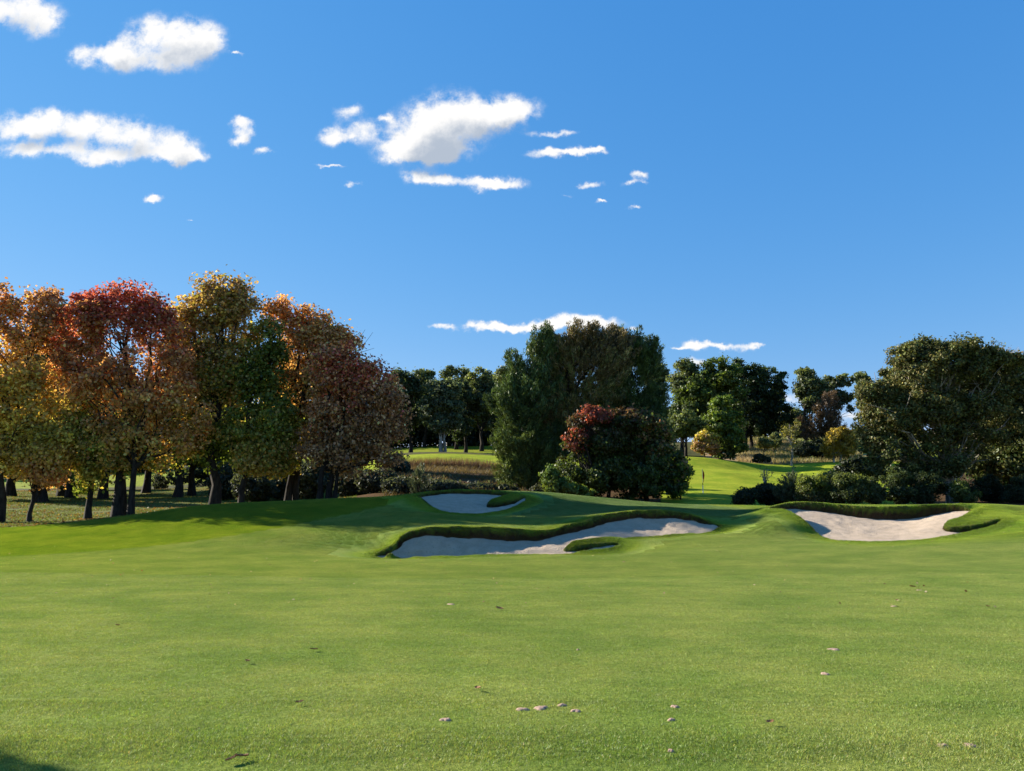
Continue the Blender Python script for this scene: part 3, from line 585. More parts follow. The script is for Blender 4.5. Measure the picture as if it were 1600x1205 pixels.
tree('maple_tree', 'dull brown leafed small tree right of the scarlet topped one', 'tree', 1010, 61, [(1010,680,36,36),(1040,720,26,50),(1000,730,50,46),(1030,750,34,30),(985,660,22,26)],
     [(0,SD),(.35,DGR),(.6,GRN),(.8,BRN),(1,(0.11,.06,.035))], 'autumn', n=330, per=80, leaf=.13, cr=.55, r0=.16, seed=45, hjit=.18)
tree('leafy_shrub', 'fresh green shrub at the foot of the central clump', 'shrub', 880, 57.5, [(866,755,18,20),(885,765,22,16),(905,770,22,12),(860,740,12,14)], [(0,GRN),(1,(0.10,.17,.04))], 'round', n=110, per=70, leaf=.1, cr=.32, r0=.05, seed=46, nb=20)
tree('leafy_shrub', 'light green shrub at the right edge of the clump above the dark lawn', 'shrub', 1063, 64, [(1062,745,14,28),(1052,765,14,18),(1070,735,10,16)], [(0,GRN),(1,(0.11,.16,.04))], 'round', n=90, per=60, leaf=.11, cr=.36, r0=.05, seed=47, nb=16)

# distant eucalypts
EU = 'tall eucalypts beyond the valley'
E1 = (0.070, 0.095, 0.040); E2 = (0.15, 0.185, 0.060); E3 = (0.085, 0.115, 0.062)
eu = []
def gum(label, px, Y, lobes, seed, stops=None, n=170, per=70, leaf=.24, cr=1.0, r0=.3, style='dome', bark=None, group=EU, **k):
    o = tree('eucalypt', label, 'tree', px, Y, lobes, stops or [(0,E1),(.6,E1),(1,E2)], style, n=n, per=per, leaf=leaf, cr=cr, r0=r0, bark=bark, seed=seed, group=group, hjit=.25, **k); eu.append(o); return o
gum('pale trunked eucalypt with grey green crown on the lawn edge left of the she-oaks', 692, 122, [(690,620,26,26),(672,640,20,24),(705,645,22,24),(700,610,20,20),(690,662,22,14)], 61, [(0,E3),(1,(0.10,.13,.065))], bark=PALE, trunks=[(688,.3,0),(694,.22,.6)])
gum('tallest far eucalypt with a rounded top left of the central clump', 712, 140, [(714,590,26,22),(735,605,28,26),(700,620,30,30),(735,640,34,30)], 62)
gum('open crowned far eucalypt beside the left edge of the she-oaks', 752, 135, [(750,590,22,16),(762,610,18,24),(745,630,28,30),(765,650,18,30)], 63)
gum('dark eucalypt just right of the autumn row', 640, 125, [(628,600,26,26),(640,630,34,34),(625,660,30,34),(655,600,22,18)], 64, [(0,SD),(1,E1)])
gum('thin topped eucalypt behind the dark one at the autumn row', 662, 148, [(662,590,18,14),(670,610,24,24),(660,640,30,30)], 65)
for (px, Y, k, sc, rz, lab) in [(727,132,3,.9,1,'shaded eucalypt under the rounded tallest one'),(775,150,2,1,2,'far eucalypt half hidden by the left she-oak'),(610,150,3,1.05,3,'far eucalypt showing above the end of the autumn row'),(655,160,1,.9,4,'farther eucalypt filling the gap between autumn row and pale trunked gum'),(740,165,2,.95,.5,'hindmost eucalypt left of the central clump'),(790,140,4,1,2.2,'eucalypt hidden behind the left she-oak'),(700,170,0,1.0,5,'hindmost eucalypt behind the pale trunked gum')]:
    copy_tree(eu[k], px, Y, lab, sc, rz)
EV = 'tall trees on the hill right of centre'
gum('slender topped eucalypt right beside the dark she-oak', 1068, 128, [(1068,580,24,18),(1062,600,20,16),(1072,640,28,26),(1060,665,24,22)], 71, group=EV, n=200)
gum('bright green domed tree with many rounded lobes on the hill', 1118, 126, [(1120,590,34,32),(1085,620,30,28),(1100,605,28,26),(1140,620,28,40),(1075,650,28,26),(1110,655,32,34),(1125,575,24,18)], 72, [(0,E1),(.4,(0.06,.10,.02)),(1,(0.115,.165,.03))], group=EV, n=420, per=75, cr=.95)
gum('lower bright green tree in front of the domed one', 1128, 112, [(1128,640,22,22),(1115,665,30,26),(1140,670,24,34),(1130,700,32,20),(1145,690,14,30)], 73, [(0,DGR),(.5,GRN),(1,(0.10,.165,.022))], group=EV, n=330, per=75, cr=.8, leaf=.2)
PNS = [(0,SD),(.6,(0.035,.058,.02)),(1,(0.05,.085,.022))]
tree('pine_tree', 'dark pine with rounded top, left of the pair on the hill', 'tree', 1172, 138, [(1168,585,26,24),(1160,610,26,24),(1180,610,24,26),(1172,640,32,28),(1175,665,30,18)], PNS, 'dome', n=330, per=75, leaf=.2, cr=.85, r0=.32, seed=74, group='pines on the hill', trunks=[(1168,.3,0),(1177,.28,1)])
tree('pine_tree', 'dark pine with layered right edge, right of the pair on the hill', 'tree', 1200, 140, [(1202,590,24,22),(1210,612,24,20),(1205,635,28,20),(1212,655,26,16),(1195,665,28,16),(1190,620,22,30)], PNS, 'dome', n=330, per=75, leaf=.2, cr=.85, r0=.32, seed=75, group='pines on the hill')
gum('tall open eucalypt with clear sky round it on the hill', 1264, 132, [(1262,585,17,14),(1268,600,20,16),(1258,610,16,16),(1268,630,16,16),(1275,620,14,20)], 76, n=150, cr=.8, group=EV, per=60)
gum('airy eucalypt with ragged clumps right of the tall open one', 1305, 134, [(1303,598,20,12),(1322,595,12,10),(1290,615,16,20),(1325,622,9,10),(1310,625,18,16),(1328,640,6,6)], 77, n=120, cr=.7, group=EV, per=60)
tree('she_oak', 'brown rusty she-oak under the airy eucalypt', 'tree', 1288, 118, [(1295,640,14,26),(1285,660,24,26),(1300,675,20,24),(1268,680,18,26)], [(0,(0.06,.045,.025)),(1,(0.13,.08,.04))], 'spray', n=230, per=70, leaf=.2, cr=.6, r0=.2, mat=NEEDLE, seed=78)
gum('low dark tree filling the gap between the pines and the open eucalypt', 1238, 150, [(1238,648,20,16),(1232,664,22,18),(1250,672,20,14)], 79, group=EV, n=90)
for (px, Y, k, sc, rz, lab) in [(1150,160,6,.8,2,'hindmost tree between the domed tree and the pines'),(1090,150,6,.9,4,'tree behind the bright domed one'),(1030,140,5,1,1,'eucalypt hidden behind the dark she-oak'),(1225,170,8,.8,3,'small far tree right of the pines'),(1360,150,8,1,1,'far eucalypt left of the big fig'),(1420,150,5,1,2,'far tree hidden behind the big fig'),(1500,150,6,1,2,'far dome hidden behind the big fig'),(1590,130,6,1,5,'far tree hidden behind the right edge')]:
    copy_tree(eu[k+0 if k < len(eu) else 0], px, Y, lab, sc, rz)
tree('maple_bush', 'rounded small autumn tree, red on its left side and green on its right', 'small tree', 1103, 106, [(1093,692,11,18),(1104,690,13,18),(1114,696,10,18)], [(0,RUST),(.5,OLV),(1,GOLD)], 'autumn', n=110, per=70, leaf=.15, cr=.5, r0=.08, seed=80, hjit=.3)
tree('forked_tree', 'dark forked tree standing left of the small red and green tree', 'tree', 1074, 109, [(1072,660,22,18),(1060,672,18,14),(1085,665,14,14)], [(0,DGR),(1,E2)], 'dome', n=110, per=60, leaf=.2, cr=.7, r0=.22, seed=81)
tree('golden_tree', 'small yellow autumn tree on two stems beside the far green', 'small tree', 1311, 106, [(1308,690,22,16),(1296,702,12,12),(1322,700,14,16),(1312,678,16,10),(1334,692,7,9)], [(0,(0.24,.19,.04)),(1,(0.34,.26,.045))], 'autumn', n=130, per=75, leaf=.15, cr=.55, r0=.12, trunks=[(1306,.12,0),(1316,.12,.3)], seed=82, bark=PALE)
tree('sapling', 'thin nearly bare pale young tree in front of the hillside', 'young tree', 1239, 106, [(1236,675,16,12),(1246,662,10,10),(1222,672,8,8),(1240,690,10,8)], [(0,OLV),(1,(0.13,.14,.05))], 'round', n=26, per=26, leaf=.14, cr=.45, r0=.13, seed=83, bark=PALE, nb=18)
# right hand fig and its neighbours
FG = [(0,(0.08,.10,.032)),(.35,(0.075,.095,.03)),(.6,(0.15,.12,.04)),(1,(0.09,.105,.032))]
tree('fig_tree', 'huge broad spreading tree with pale branches on the right', 'tree', 1490, 56, [(1470,575,62,48),(1420,600,52,56),(1540,590,62,50),(1390,660,46,60),(1450,660,66,64),(1520,660,66,60),(1430,556,44,24),(1490,552,60,18),(1545,560,40,22),(1370,640,28,48),(1400,720,44,40),(1465,720,50,34),(1370,700,26,30)],
     FG, 'round', n=980, per=115, leaf=.105, cr=.62, r0=.40, bark=PALE, mat=GLOSSLEAF, seed=90, nb=90, bright=.35, hjit=.3, start=.15, twig=.25, toppx=1480)
tree('fig_tree', 'darker dense tree behind the huge spreading one, cut by the right edge', 'tree', 1585, 64, [(1570,600,60,50),(1620,620,60,70),(1580,670,60,56),(1540,620,40,50),(1600,720,60,50),(1660,600,60,70),(1550,720,40,40),(1560,575,40,26)],
     [(0,DGR),(.4,(0.10,.10,.03)),(1,(0.035,.05,.018))], 'round', n=620, per=75, leaf=.16, cr=.8, r0=.4, seed=91, nb=30, mat=GLOSSLEAF)
tree('bare_tree', 'leafless grey twigs rising above the tree at the right edge', 'tree', 1572, 74, [(1572,560,22,26),(1560,550,14,18),(1590,555,14,18)], [(0,BRN),(1,BRN)], 'round', n=60, per=1, leaf=.04, cr=.3, r0=.2, seed=92, nb=50, bark=PALE, topf=.97, twig=.5)
# bushes round the greens
GH = 'bushes along the far edge of the green'
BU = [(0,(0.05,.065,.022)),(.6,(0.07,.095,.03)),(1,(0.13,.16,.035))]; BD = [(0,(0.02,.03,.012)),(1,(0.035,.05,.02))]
def bush(label, px, Y, lobes, stops, seed, name='bush', n=110, per=110, leaf=.07, cr=.34, style='round', group=GH, **k):
    return tree(name, label, 'bush', px, Y, lobes, stops, style, n=n, per=per, leaf=leaf, cr=cr, r0=.05, seed=seed, nb=14, group=group, shell=.5, **k)
bush('low dark bush left of the shrubs beyond the green', 1165, 56, [(1165,776,16,13),(1155,782,12,8)], BD, 101)
bush('wide dark low bush next to the first dark one', 1200, 57, [(1200,772,24,16),(1215,776,16,12)], BD, 102, n=150)
bush('grey green wispy shrub between dark bush and the lit ones', 1238, 55, [(1238,766,18,22),(1228,775,14,14),(1250,774,12,14)], [(0,(0.05,.06,.03)),(1,(0.09,.11,.05))], 103, style='spray', cr=.25, leaf=.09, mat=NEEDLE)
bush('yellow green bush with pinkish base right of the wispy shrub', 1268, 53, [(1262,764,16,20),(1275,758,18,18),(1270,778,20,10)], [(0,(0.14,.10,.05)),(.4,(0.09,.11,.03)),(1,(0.16,.20,.035))], 104, n=150)
bush('mid green bush behind the yellow green one', 1296, 56, [(1295,758,18,20),(1300,775,20,14)], BU, 105)
bush('rounded tall bush in the middle of the row by the right bunker', 1328, 52, [(1328,758,22,20),(1325,775,22,14),(1340,772,16,16)], BU, 106, n=170)
bush('narrow bush right of the rounded tall one', 1362, 52.5, [(1362,764,14,20),(1368,776,14,12)], BU, 107)
bush('bush under the left limbs of the huge spreading tree', 1400, 53, [(1398,755,22,26),(1410,772,22,14)], [(0,(0.04,.06,.02)),(1,(0.08,.11,.035))], 108, n=160)
bush('bush just left of the huge tree trunk', 1452, 53.5, [(1450,760,24,22),(1440,775,20,12)], [(0,(0.03,.045,.016)),(1,(0.06,.085,.03))], 109, n=150)
bush('thin leafy bush just right of the huge tree trunk', 1500, 52.5, [(1500,768,14,16),(1512,776,16,10)], [(0,(0.06,.09,.02)),(1,(0.10,.14,.03))], 110, n=80)
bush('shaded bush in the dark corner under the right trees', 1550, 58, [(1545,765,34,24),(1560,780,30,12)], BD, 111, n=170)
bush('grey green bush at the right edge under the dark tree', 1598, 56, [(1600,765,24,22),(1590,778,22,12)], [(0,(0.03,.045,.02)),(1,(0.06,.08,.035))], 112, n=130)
bush('large dark evergreen bush above the lit row', 1335, 76, [(1335,730,30,18),(1360,738,24,14),(1315,742,16,12),(1370,725,20,16)], BD, 113, n=240, cr=.45, leaf=.13)
bush('dark scrub below the brown she-oak on the hillside', 1275, 116, [(1275,700,22,12),(1300,708,26,12),(1255,706,14,7)], BD, 114, n=200, cr=.6, leaf=.18, group='scrub on the hillside')
bush('light green scrub bush on the dry hillside', 1196, 126, [(1193,692,9,8),(1200,694,8,6)], [(0,OLV),(1,(0.12,.15,.05))], 115, n=50, cr=.5, leaf=.16, group='scrub on the hillside')
bush('taller pale scrub bush on the dry hillside', 1212, 128, [(1212,689,7,10)], [(0,E2),(1,(0.13,.16,.07))], 116, n=40, cr=.5, leaf=.16, group='scrub on the hillside')
bush('dark round scrub at the foot of the hillside', 1186, 110, [(1186,717,10,6),(1196,719,8,5)], BD, 117, n=60, cr=.4, leaf=.14, group='scrub on the hillside')
for i, (px, Y, h, lab) in enumerate([(1196, 58, 46, 'thin wispy sapling rising from the wide dark bush'), (1240, 58, 56, 'taller wispy sapling rising from the grey green shrub')]):
    tree('sapling', lab, 'young tree', px, Y, [(px+2, 745, 12, h*.45), (px-3, 762, 16, 12)], [(0,(0.09,.10,.05)),(1,(0.16,.17,.09))], 'round', n=22, per=9, leaf=.06, cr=.3, r0=.03, seed=120+i, nb=22, bark=PALE)
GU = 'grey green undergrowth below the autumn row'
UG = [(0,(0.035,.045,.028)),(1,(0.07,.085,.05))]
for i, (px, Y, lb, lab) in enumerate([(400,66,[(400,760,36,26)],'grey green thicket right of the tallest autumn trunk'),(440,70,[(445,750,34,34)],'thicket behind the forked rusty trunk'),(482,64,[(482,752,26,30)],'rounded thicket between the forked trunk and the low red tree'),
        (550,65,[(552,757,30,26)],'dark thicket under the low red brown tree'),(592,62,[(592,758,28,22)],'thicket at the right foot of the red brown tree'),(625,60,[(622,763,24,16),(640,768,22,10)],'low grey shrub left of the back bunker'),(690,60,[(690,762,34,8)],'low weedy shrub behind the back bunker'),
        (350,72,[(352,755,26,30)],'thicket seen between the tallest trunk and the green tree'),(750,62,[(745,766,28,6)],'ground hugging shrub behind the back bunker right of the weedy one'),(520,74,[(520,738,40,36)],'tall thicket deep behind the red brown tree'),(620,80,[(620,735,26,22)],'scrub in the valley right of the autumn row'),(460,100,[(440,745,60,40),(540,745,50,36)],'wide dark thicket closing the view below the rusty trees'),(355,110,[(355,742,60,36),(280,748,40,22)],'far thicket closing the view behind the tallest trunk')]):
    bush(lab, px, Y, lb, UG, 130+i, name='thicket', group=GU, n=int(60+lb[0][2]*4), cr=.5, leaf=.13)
tree('sapling', 'young pale green conifer sapling beside the back bunker', 'young tree', 656, 58, [(656,765,16,12),(656,752,11,12),(657,740,6,10)], [(0,(0.05,.07,.035)),(1,(0.12,.15,.08))], 'spray', n=90, per=50, leaf=.08, cr=.2, r0=.05, seed=150, mat=NEEDLE)
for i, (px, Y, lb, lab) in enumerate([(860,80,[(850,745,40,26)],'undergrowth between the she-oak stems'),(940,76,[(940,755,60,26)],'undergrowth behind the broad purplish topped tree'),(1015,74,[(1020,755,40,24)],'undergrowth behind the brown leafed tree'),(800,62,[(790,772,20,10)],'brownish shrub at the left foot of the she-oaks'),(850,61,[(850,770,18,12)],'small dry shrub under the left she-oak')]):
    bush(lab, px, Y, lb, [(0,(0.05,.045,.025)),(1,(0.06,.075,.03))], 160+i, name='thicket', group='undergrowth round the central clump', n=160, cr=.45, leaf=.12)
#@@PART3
# ---------------------------------------------------------------- far woodland, one mass behind the single trees
def mass(name, label, spec, stops, seed, leaf=.35, cr=1.5, per=60):
    rng = np.random.default_rng(seed); LB = []
    for (x0, x1_, yt, yb, Y0, Y1_, n) in spec:
        for i in range(n):
            px = x0+(x1_-x0)*(i+rng.random())/n; Y = rng.uniform(Y0, Y1_); t_ = yt+rng.uniform(0, .35)*(yb-yt)
            c = P(px, (t_+yb)/2, Y); s_ = Y/FPX; LB.append((c, ((x1_-x0)/n*s_*1.3, 3.0, (yb-t_)/2*s_)))
    V, F, cl, cc = foliage(LB, None, 'dome', len(LB)*30, per, leaf, cr, stops, rng, .25, .25, .5)
    tag(mesh_obj(name, V, F, LEAF, col=cl), label, kind='stuff')
mass('woodland', 'far dark woodland closing the view between the nearer trees', [(520,900,612,712,178,200,34),(880,1060,640,715,178,200,10),(1040,1250,640,686,190,210,14),(1200,1420,668,694,230,260,16),(1340,1680,640,730,178,200,18),(-120,540,690,765,150,175,30),(560,790,640,706,150,158,16)], [(0,(0.018,.028,.014)),(1,(0.04,.055,.024))], 301)
# ---------------------------------------------------------------- short turf: blade patches on the ground
def blade_patch(name, seed, n, hgt, wid):
    r = np.random.default_rng(seed); k = int(math.sqrt(n)); gx, gy = np.meshgrid((np.arange(k)+.5)/k, (np.arange(k)+.5)/k)
    x = (gx.ravel()+r.uniform(-.6, .6, k*k)/k)-.5; y = (gy.ravel()+r.uniform(-.6, .6, k*k)/k)-.5; m_ = len(x)
    cl = vnoise(x+9, y+5, .045, seed)
    h = hgt*(.45+.9*cl)*r.uniform(.6, 1.25, m_); an = r.uniform(0, 2*np.pi, m_); ln = r.uniform(.2, 1.3, m_)*h
    w = wid*r.uniform(.7, 1.4, m_); wa = r.uniform(0, 2*np.pi, m_)
    V = np.empty((m_, 3, 3)); b = np.stack([x, y, np.full(m_, -.004)], 1); s_ = np.stack([np.cos(wa)*w, np.sin(wa)*w, 0*w], 1)
    V[:, 0] = b-s_; V[:, 1] = b+s_; V[:, 2] = b+np.stack([np.cos(an)*ln, np.sin(an)*ln, h], 1)
    br = np.exp(r.normal(0, .28, m_))*(.75+.5*cl); c = np.stack([br*np.exp(r.normal(.0, .14, m_)), br, br*np.exp(r.normal(0, .2, m_))], 1)
    dry = r.random(m_) < .05; c[dry] = c[dry]*[1.6, 1.15, 1.8]
    me = mesh_obj(name, V.reshape(-1, 3), np.arange(m_*3).reshape(-1, 3), TURF, col=np.repeat(c, 3, 0)); COL.objects.unlink(me); return me
TURF = turf_mat('turf_blade', True)
patches = [blade_patch('turf_patch', 400+i, 16000, .015, .0020) for i in range(3)]
cells = []
for iy in range(2, 56):
    hw = int(iy*0.74)+3
    for ix in range(-hw, hw+1): cells.append((ix+.5, iy+.5))
cells = np.array(cells, float); big = cells[:, 1] < 20
sub = np.concatenate([cells[~big]+np.array(o_) for o_ in ((-.25, -.25), (.25, -.25), (-.25, .25), (.25, .25))])
size = np.concatenate([np.ones(big.sum()), np.full(len(sub), .5)]); cells = np.concatenate([cells[big], sub]); cx, cy = cells.T
def bdist(x, y):
    bd = np.full(len(x), -99.0)
    for b in BUNK:
        mm = np.where((x > b['bb'][0][0]) & (x < b['bb'][1][0]) & (y > b['bb'][0][1]) & (y < b['bb'][1][1]))[0]
        if len(mm): bd[mm] = np.maximum(bd[mm], sdist(b['poly'], x[mm], y[mm]))
    return bd
def crest_y(x, y): return np.interp(x/np.maximum(y, 1)*FPX+800, [-200, 150, 300, 640, 830, 900, 1050, 1200, 1600], [43, 44, 44.5, 45, 49, 50.5, 53, 52, 43.5])
ok = (bdist(cx, cy) < np.where(cy > 24, -1.7, -1.15)) & (cy < crest_y(cx, cy)+1); cx, cy, size = cx[ok], cy[ok], size[ok]
e = .25; zc = ground(cx, cy); gxz = (ground(cx+e, cy)-ground(cx-e, cy))/(2*e); gyz = (ground(cx, cy+e)-ground(cx, cy-e))/(2*e)
nr = unit(np.stack([-gxz, -gyz, np.ones_like(gxz)], 1))
me = bpy.data.meshes.new('short_grass'); me.vertices.add(len(cx)); me.vertices.foreach_set('co', np.column_stack([cx, cy, zc]).astype(np.float32).ravel())
a_ = me.attributes.new('tint', 'FLOAT_COLOR', 'POINT'); tc4 = np.ones((len(cx), 4), np.float32); tc4[:, :3] = turf(cx, cy, True); a_.data.foreach_set('color', tc4.ravel())
a_ = me.attributes.new('nrm', 'FLOAT_VECTOR', 'POINT'); a_.data.foreach_set('vector', nr.astype(np.float32).ravel())
a_ = me.attributes.new('turn', 'FLOAT', 'POINT'); a_.data.foreach_set('value', (RNG.integers(0, 4, len(cx))*np.pi/2).astype(np.float32))
a_ = me.attributes.new('wide', 'FLOAT', 'POINT'); a_.data.foreach_set('value', size.astype(np.float32))
a_ = me.attributes.new('pick', 'INT', 'POINT'); a_.data.foreach_set('value', RNG.integers(0, 3, len(cx)).astype(np.int32))
a_ = me.attributes.new('tall', 'FLOAT', 'POINT'); a_.data.foreach_set('value', (1+.9*((cy > rough_edge(cx)) & (cx < -2))+.6*(cx > 13)*(cy > 29)).astype(np.float32))
go = bpy.data.objects.new('short_grass', me); COL.objects.link(go); tag(go, 'closely mown green grass covering the fairway and mounds', kind='stuff')
ng = bpy.data.node_groups.new('turf_scatter', 'GeometryNodeTree'); ng.interface.new_socket('Geometry', in_out='INPUT', socket_type='NodeSocketGeometry'); ng.interface.new_socket('Geometry', in_out='OUTPUT', socket_type='NodeSocketGeometry')
gi = ng.nodes.new('NodeGroupInput'); gout = ng.nodes.new('NodeGroupOutput'); jn = ng.nodes.new('GeometryNodeGeometryToInstance')
for p_ in patches:
    oi = ng.nodes.new('GeometryNodeObjectInfo'); oi.inputs['Object'].default_value = p_; oi.inputs['As Instance'].default_value = True; ng.links.new(oi.outputs['Geometry'], jn.inputs[0])
def named(nm, ty):
    q = ng.nodes.new('GeometryNodeInputNamedAttribute'); q.data_type = ty; q.inputs[0].default_value = nm; return q.outputs[0]
al = ng.nodes.new('FunctionNodeAlignRotationToVector'); al.axis = 'Z'; ng.links.new(named('nrm', 'FLOAT_VECTOR'), al.inputs['Vector'])
eu_ = ng.nodes.new('ShaderNodeCombineXYZ'); ng.links.new(named('turn', 'FLOAT'), eu_.inputs[2])
e2r = ng.nodes.new('FunctionNodeEulerToRotation'); ng.links.new(eu_.outputs[0], e2r.inputs[0])
rr_ = ng.nodes.new('FunctionNodeRotateRotation'); rr_.rotation_space = 'LOCAL'; ng.links.new(al.outputs[0], rr_.inputs[0]); ng.links.new(e2r.outputs[0], rr_.inputs[1])
sc3 = ng.nodes.new('ShaderNodeCombineXYZ'); ng.links.new(named('wide', 'FLOAT'), sc3.inputs[0]); ng.links.new(named('wide', 'FLOAT'), sc3.inputs[1]); ng.links.new(named('tall', 'FLOAT'), sc3.inputs[2])
iop = ng.nodes.new('GeometryNodeInstanceOnPoints'); iop.inputs['Pick Instance'].default_value = True
ng.links.new(gi.outputs[0], iop.inputs['Points']); ng.links.new(jn.outputs[0], iop.inputs['Instance']); ng.links.new(named('pick', 'INT'), iop.inputs['Instance Index'])
ng.links.new(rr_.outputs[0], iop.inputs['Rotation']); ng.links.new(sc3.outputs[0], iop.inputs['Scale']); ng.links.new(iop.outputs[0], gout.inputs[0])
md = go.modifiers.new('scatter', 'NODES'); md.node_group = ng
# longer grass hanging over the bunker lips and covering the collars
def blades(name, label, x, y, z, h, w, col_, lean, seed, mat=None):
    r = np.random.default_rng(seed); n = len(x); b = np.stack([x, y, z], 1); wa = r.uniform(0, 2*np.pi, n)
    s_ = np.stack([np.cos(wa)*w, np.sin(wa)*w, 0*w], 1); an = r.uniform(0, 2*np.pi, n)
    tip = b+np.stack([np.cos(an)*h*lean, np.sin(an)*h*lean, h], 1)
    V = np.empty((n, 3, 3)); V[:, 0] = b-s_; V[:, 1] = b+s_; V[:, 2] = tip
    return tag(mesh_obj(name, V.reshape(-1, 3), np.arange(n*3).reshape(-1, 3), mat or BLADE, col=np.repeat(col_, 3, 0)), label, kind='stuff')
xs_, ys_ = [], []
for b in BUNK:
    if b['name'] == 'far': continue
    pl = b['poly']; q = np.roll(pl, -1, 0); ln = np.linalg.norm(q-pl, axis=1); ns = int(ln.sum()*13000); j = RNG.choice(len(pl), ns, p=ln/ln.sum()); tt = RNG.random((ns, 1))
    nv = (q-pl)[j]; nv = unit(np.stack([-nv[:, 1], nv[:, 0]], 1)); c_ = pl[j]*(1-tt)+q[j]*tt+nv*RNG.uniform(-2.2, 2.2, (ns, 1))+RNG.normal(0, .05, (ns, 2))
    d = sdist(b['poly'], c_[:, 0], c_[:, 1]); k = (d > -2.2) & (d < .4); xs_.append(c_[k, 0]); ys_.append(c_[k, 1])
    # extra on the steep face
    pl = b['poly']; q = np.roll(pl, -1, 0); ln = np.linalg.norm(q-pl, axis=1); ns = int(ln.sum()*900); j = RNG.choice(len(pl), ns, p=ln/ln.sum()); tt = RNG.random((ns, 1))
    pp = pl[j]*(1-tt)+q[j]*tt; nv = (q-pl)[j]; nv = unit(np.stack([-nv[:, 1], nv[:, 0]], 1)); off = RNG.uniform(0, .22, (ns, 1))
    for sg in (1, -1):
        c_ = pp+nv*off*sg; dd = sdist(b['poly'], c_[:, 0], c_[:, 1]); k = dd > 0; xs_.append(c_[k, 0]); ys_.append(c_[k, 1])
x = np.concatenate(xs_); y = np.concatenate(ys_); z, fc, bd = ground(x, y, True)
k = (fc < .93) & ((bd < 0) | (fc > 0.0)); x, y, z, fc, bd = [v[k] for v in (x, y, z, fc, bd)]
cl = vnoise(x, y, .22, 55)*.6+vnoise(x, y, .6, 56)*.6; h = (.018+.042*sst(bd, -.9, -.05)*cl*(bd <= 0)+.035*(bd > 0)*(.3+cl))*RNG.uniform(.5, 1.3, len(x))
cb = turf(x, y, True)*np.exp(RNG.normal(0, .25, (len(x), 1)))*(.8+.4*cl)[:, None]
br = np.clip((fc-.04)*3.4+RNG.normal(0, .3, len(x)), 0, 1)*(bd > 0); cb = mixa(cb, np.array((.060, .038, .018)), br)
blades('lip_grass', 'longer grass fringing the lips of the three bunkers', x, y, z-.006, h, .006+.003*RNG.random(len(x)), cb, .8, 501, LIP)
x2, y2 = [], []
for b in BUNK:
    if b['name'] == 'far': continue
    pl = b['poly']; q = np.roll(pl, -1, 0); ln = np.linalg.norm(q-pl, axis=1); ns = int(ln.sum()*700); j = RNG.choice(len(pl), ns, p=ln/ln.sum()); tt = RNG.random((ns, 1))
    nv = (q-pl)[j]; nv = unit(np.stack([-nv[:, 1], nv[:, 0]], 1)); c_ = pl[j]*(1-tt)+q[j]*tt+nv*RNG.uniform(-.06, .06, (ns, 1)); x2.append(c_[:, 0]); y2.append(c_[:, 1])
x, y = np.concatenate(x2), np.concatenate(y2); z, fc, bd = ground(x, y, True); zi, _, _ = ground(x, y-.3, True); k = (z-zi > .12) & (fc < .5) & (vnoise(x, y, .35, 81) > .38); x, y, z = x[k], y[k], z[k]
dr = -RNG.uniform(.04, .16, len(x))*(.4+vnoise(x, y, .5, 82)); cb = mixa(ROUGH, (.13, .10, .04), RNG.random(len(x))*.8)*np.exp(RNG.normal(0, .25, (len(x), 1)))
blades('hanging_grass', 'ragged grass blades drooping over the bunker lips', x, y, z+.03, dr, .008+0*x, cb, -.9, 502, LIP)
# dry reeds on the valley bank and the hillside
def scatter(pxa, pxb, Ya, Yb, n, f=None):
    px = RNG.uniform(pxa, pxb, n); Y = RNG.uniform(Ya, Yb, n); x = (px-800)/FPX*Y
    if f is not None: k = f(x, Y); x, Y = x[k], Y[k]
    return x, Y
x, y = scatter(600, 850, 56, 88, 26000, lambda x, y: vnoise(x, y, 3, 61) > .35); hh = RNG.uniform(.12, .5, len(x))
c = mixa((.10, .065, .035), (.16, .13, .06), RNG.random(len(x)))*np.exp(RNG.normal(0, .3, (len(x), 1))); blades('dry_grass', 'dead brown grass and litter on the shaded valley bank', x, y, ground(x, y), hh, .03+0*x, c, .8, 511)
x, y = scatter(630, 860, 86.5, 89.5, 5000); blades('reeds', 'reddish brown reeds standing along the edge of the far lawn', x, y, ground(x, y), RNG.uniform(.4, 1.25, len(x)), .025+0*x, mixa((.10, .055, .04), (.18, .12, .07), RNG.random(len(x))), .2, 512)
x, y = scatter(1150, 1345, 109, 165, 30000, lambda x, y: (vnoise(x, y, 6, 62) > .42)); blades('hill_grass', 'long dry pale grass on the hillside', x, y, ground(x, y), RNG.uniform(.2, 1.0, len(x)), .05+0*x, mixa((.22, .22, .07), (.36, .27, .17), vnoise(x, y, 9, 63))*np.exp(RNG.normal(0, .2, (len(x), 1))), .5, 513)
x, y = scatter(-120, 560, 44, 120, 60000, lambda x, y: (y > crest_y(x, y)+.6) & (vnoise(x, y, 2.5, 64) > .3)); k = RNG.random(len(x)) < .55; x, y = x[k], y[k]; n_ = len(x); zz = ground(x, y)
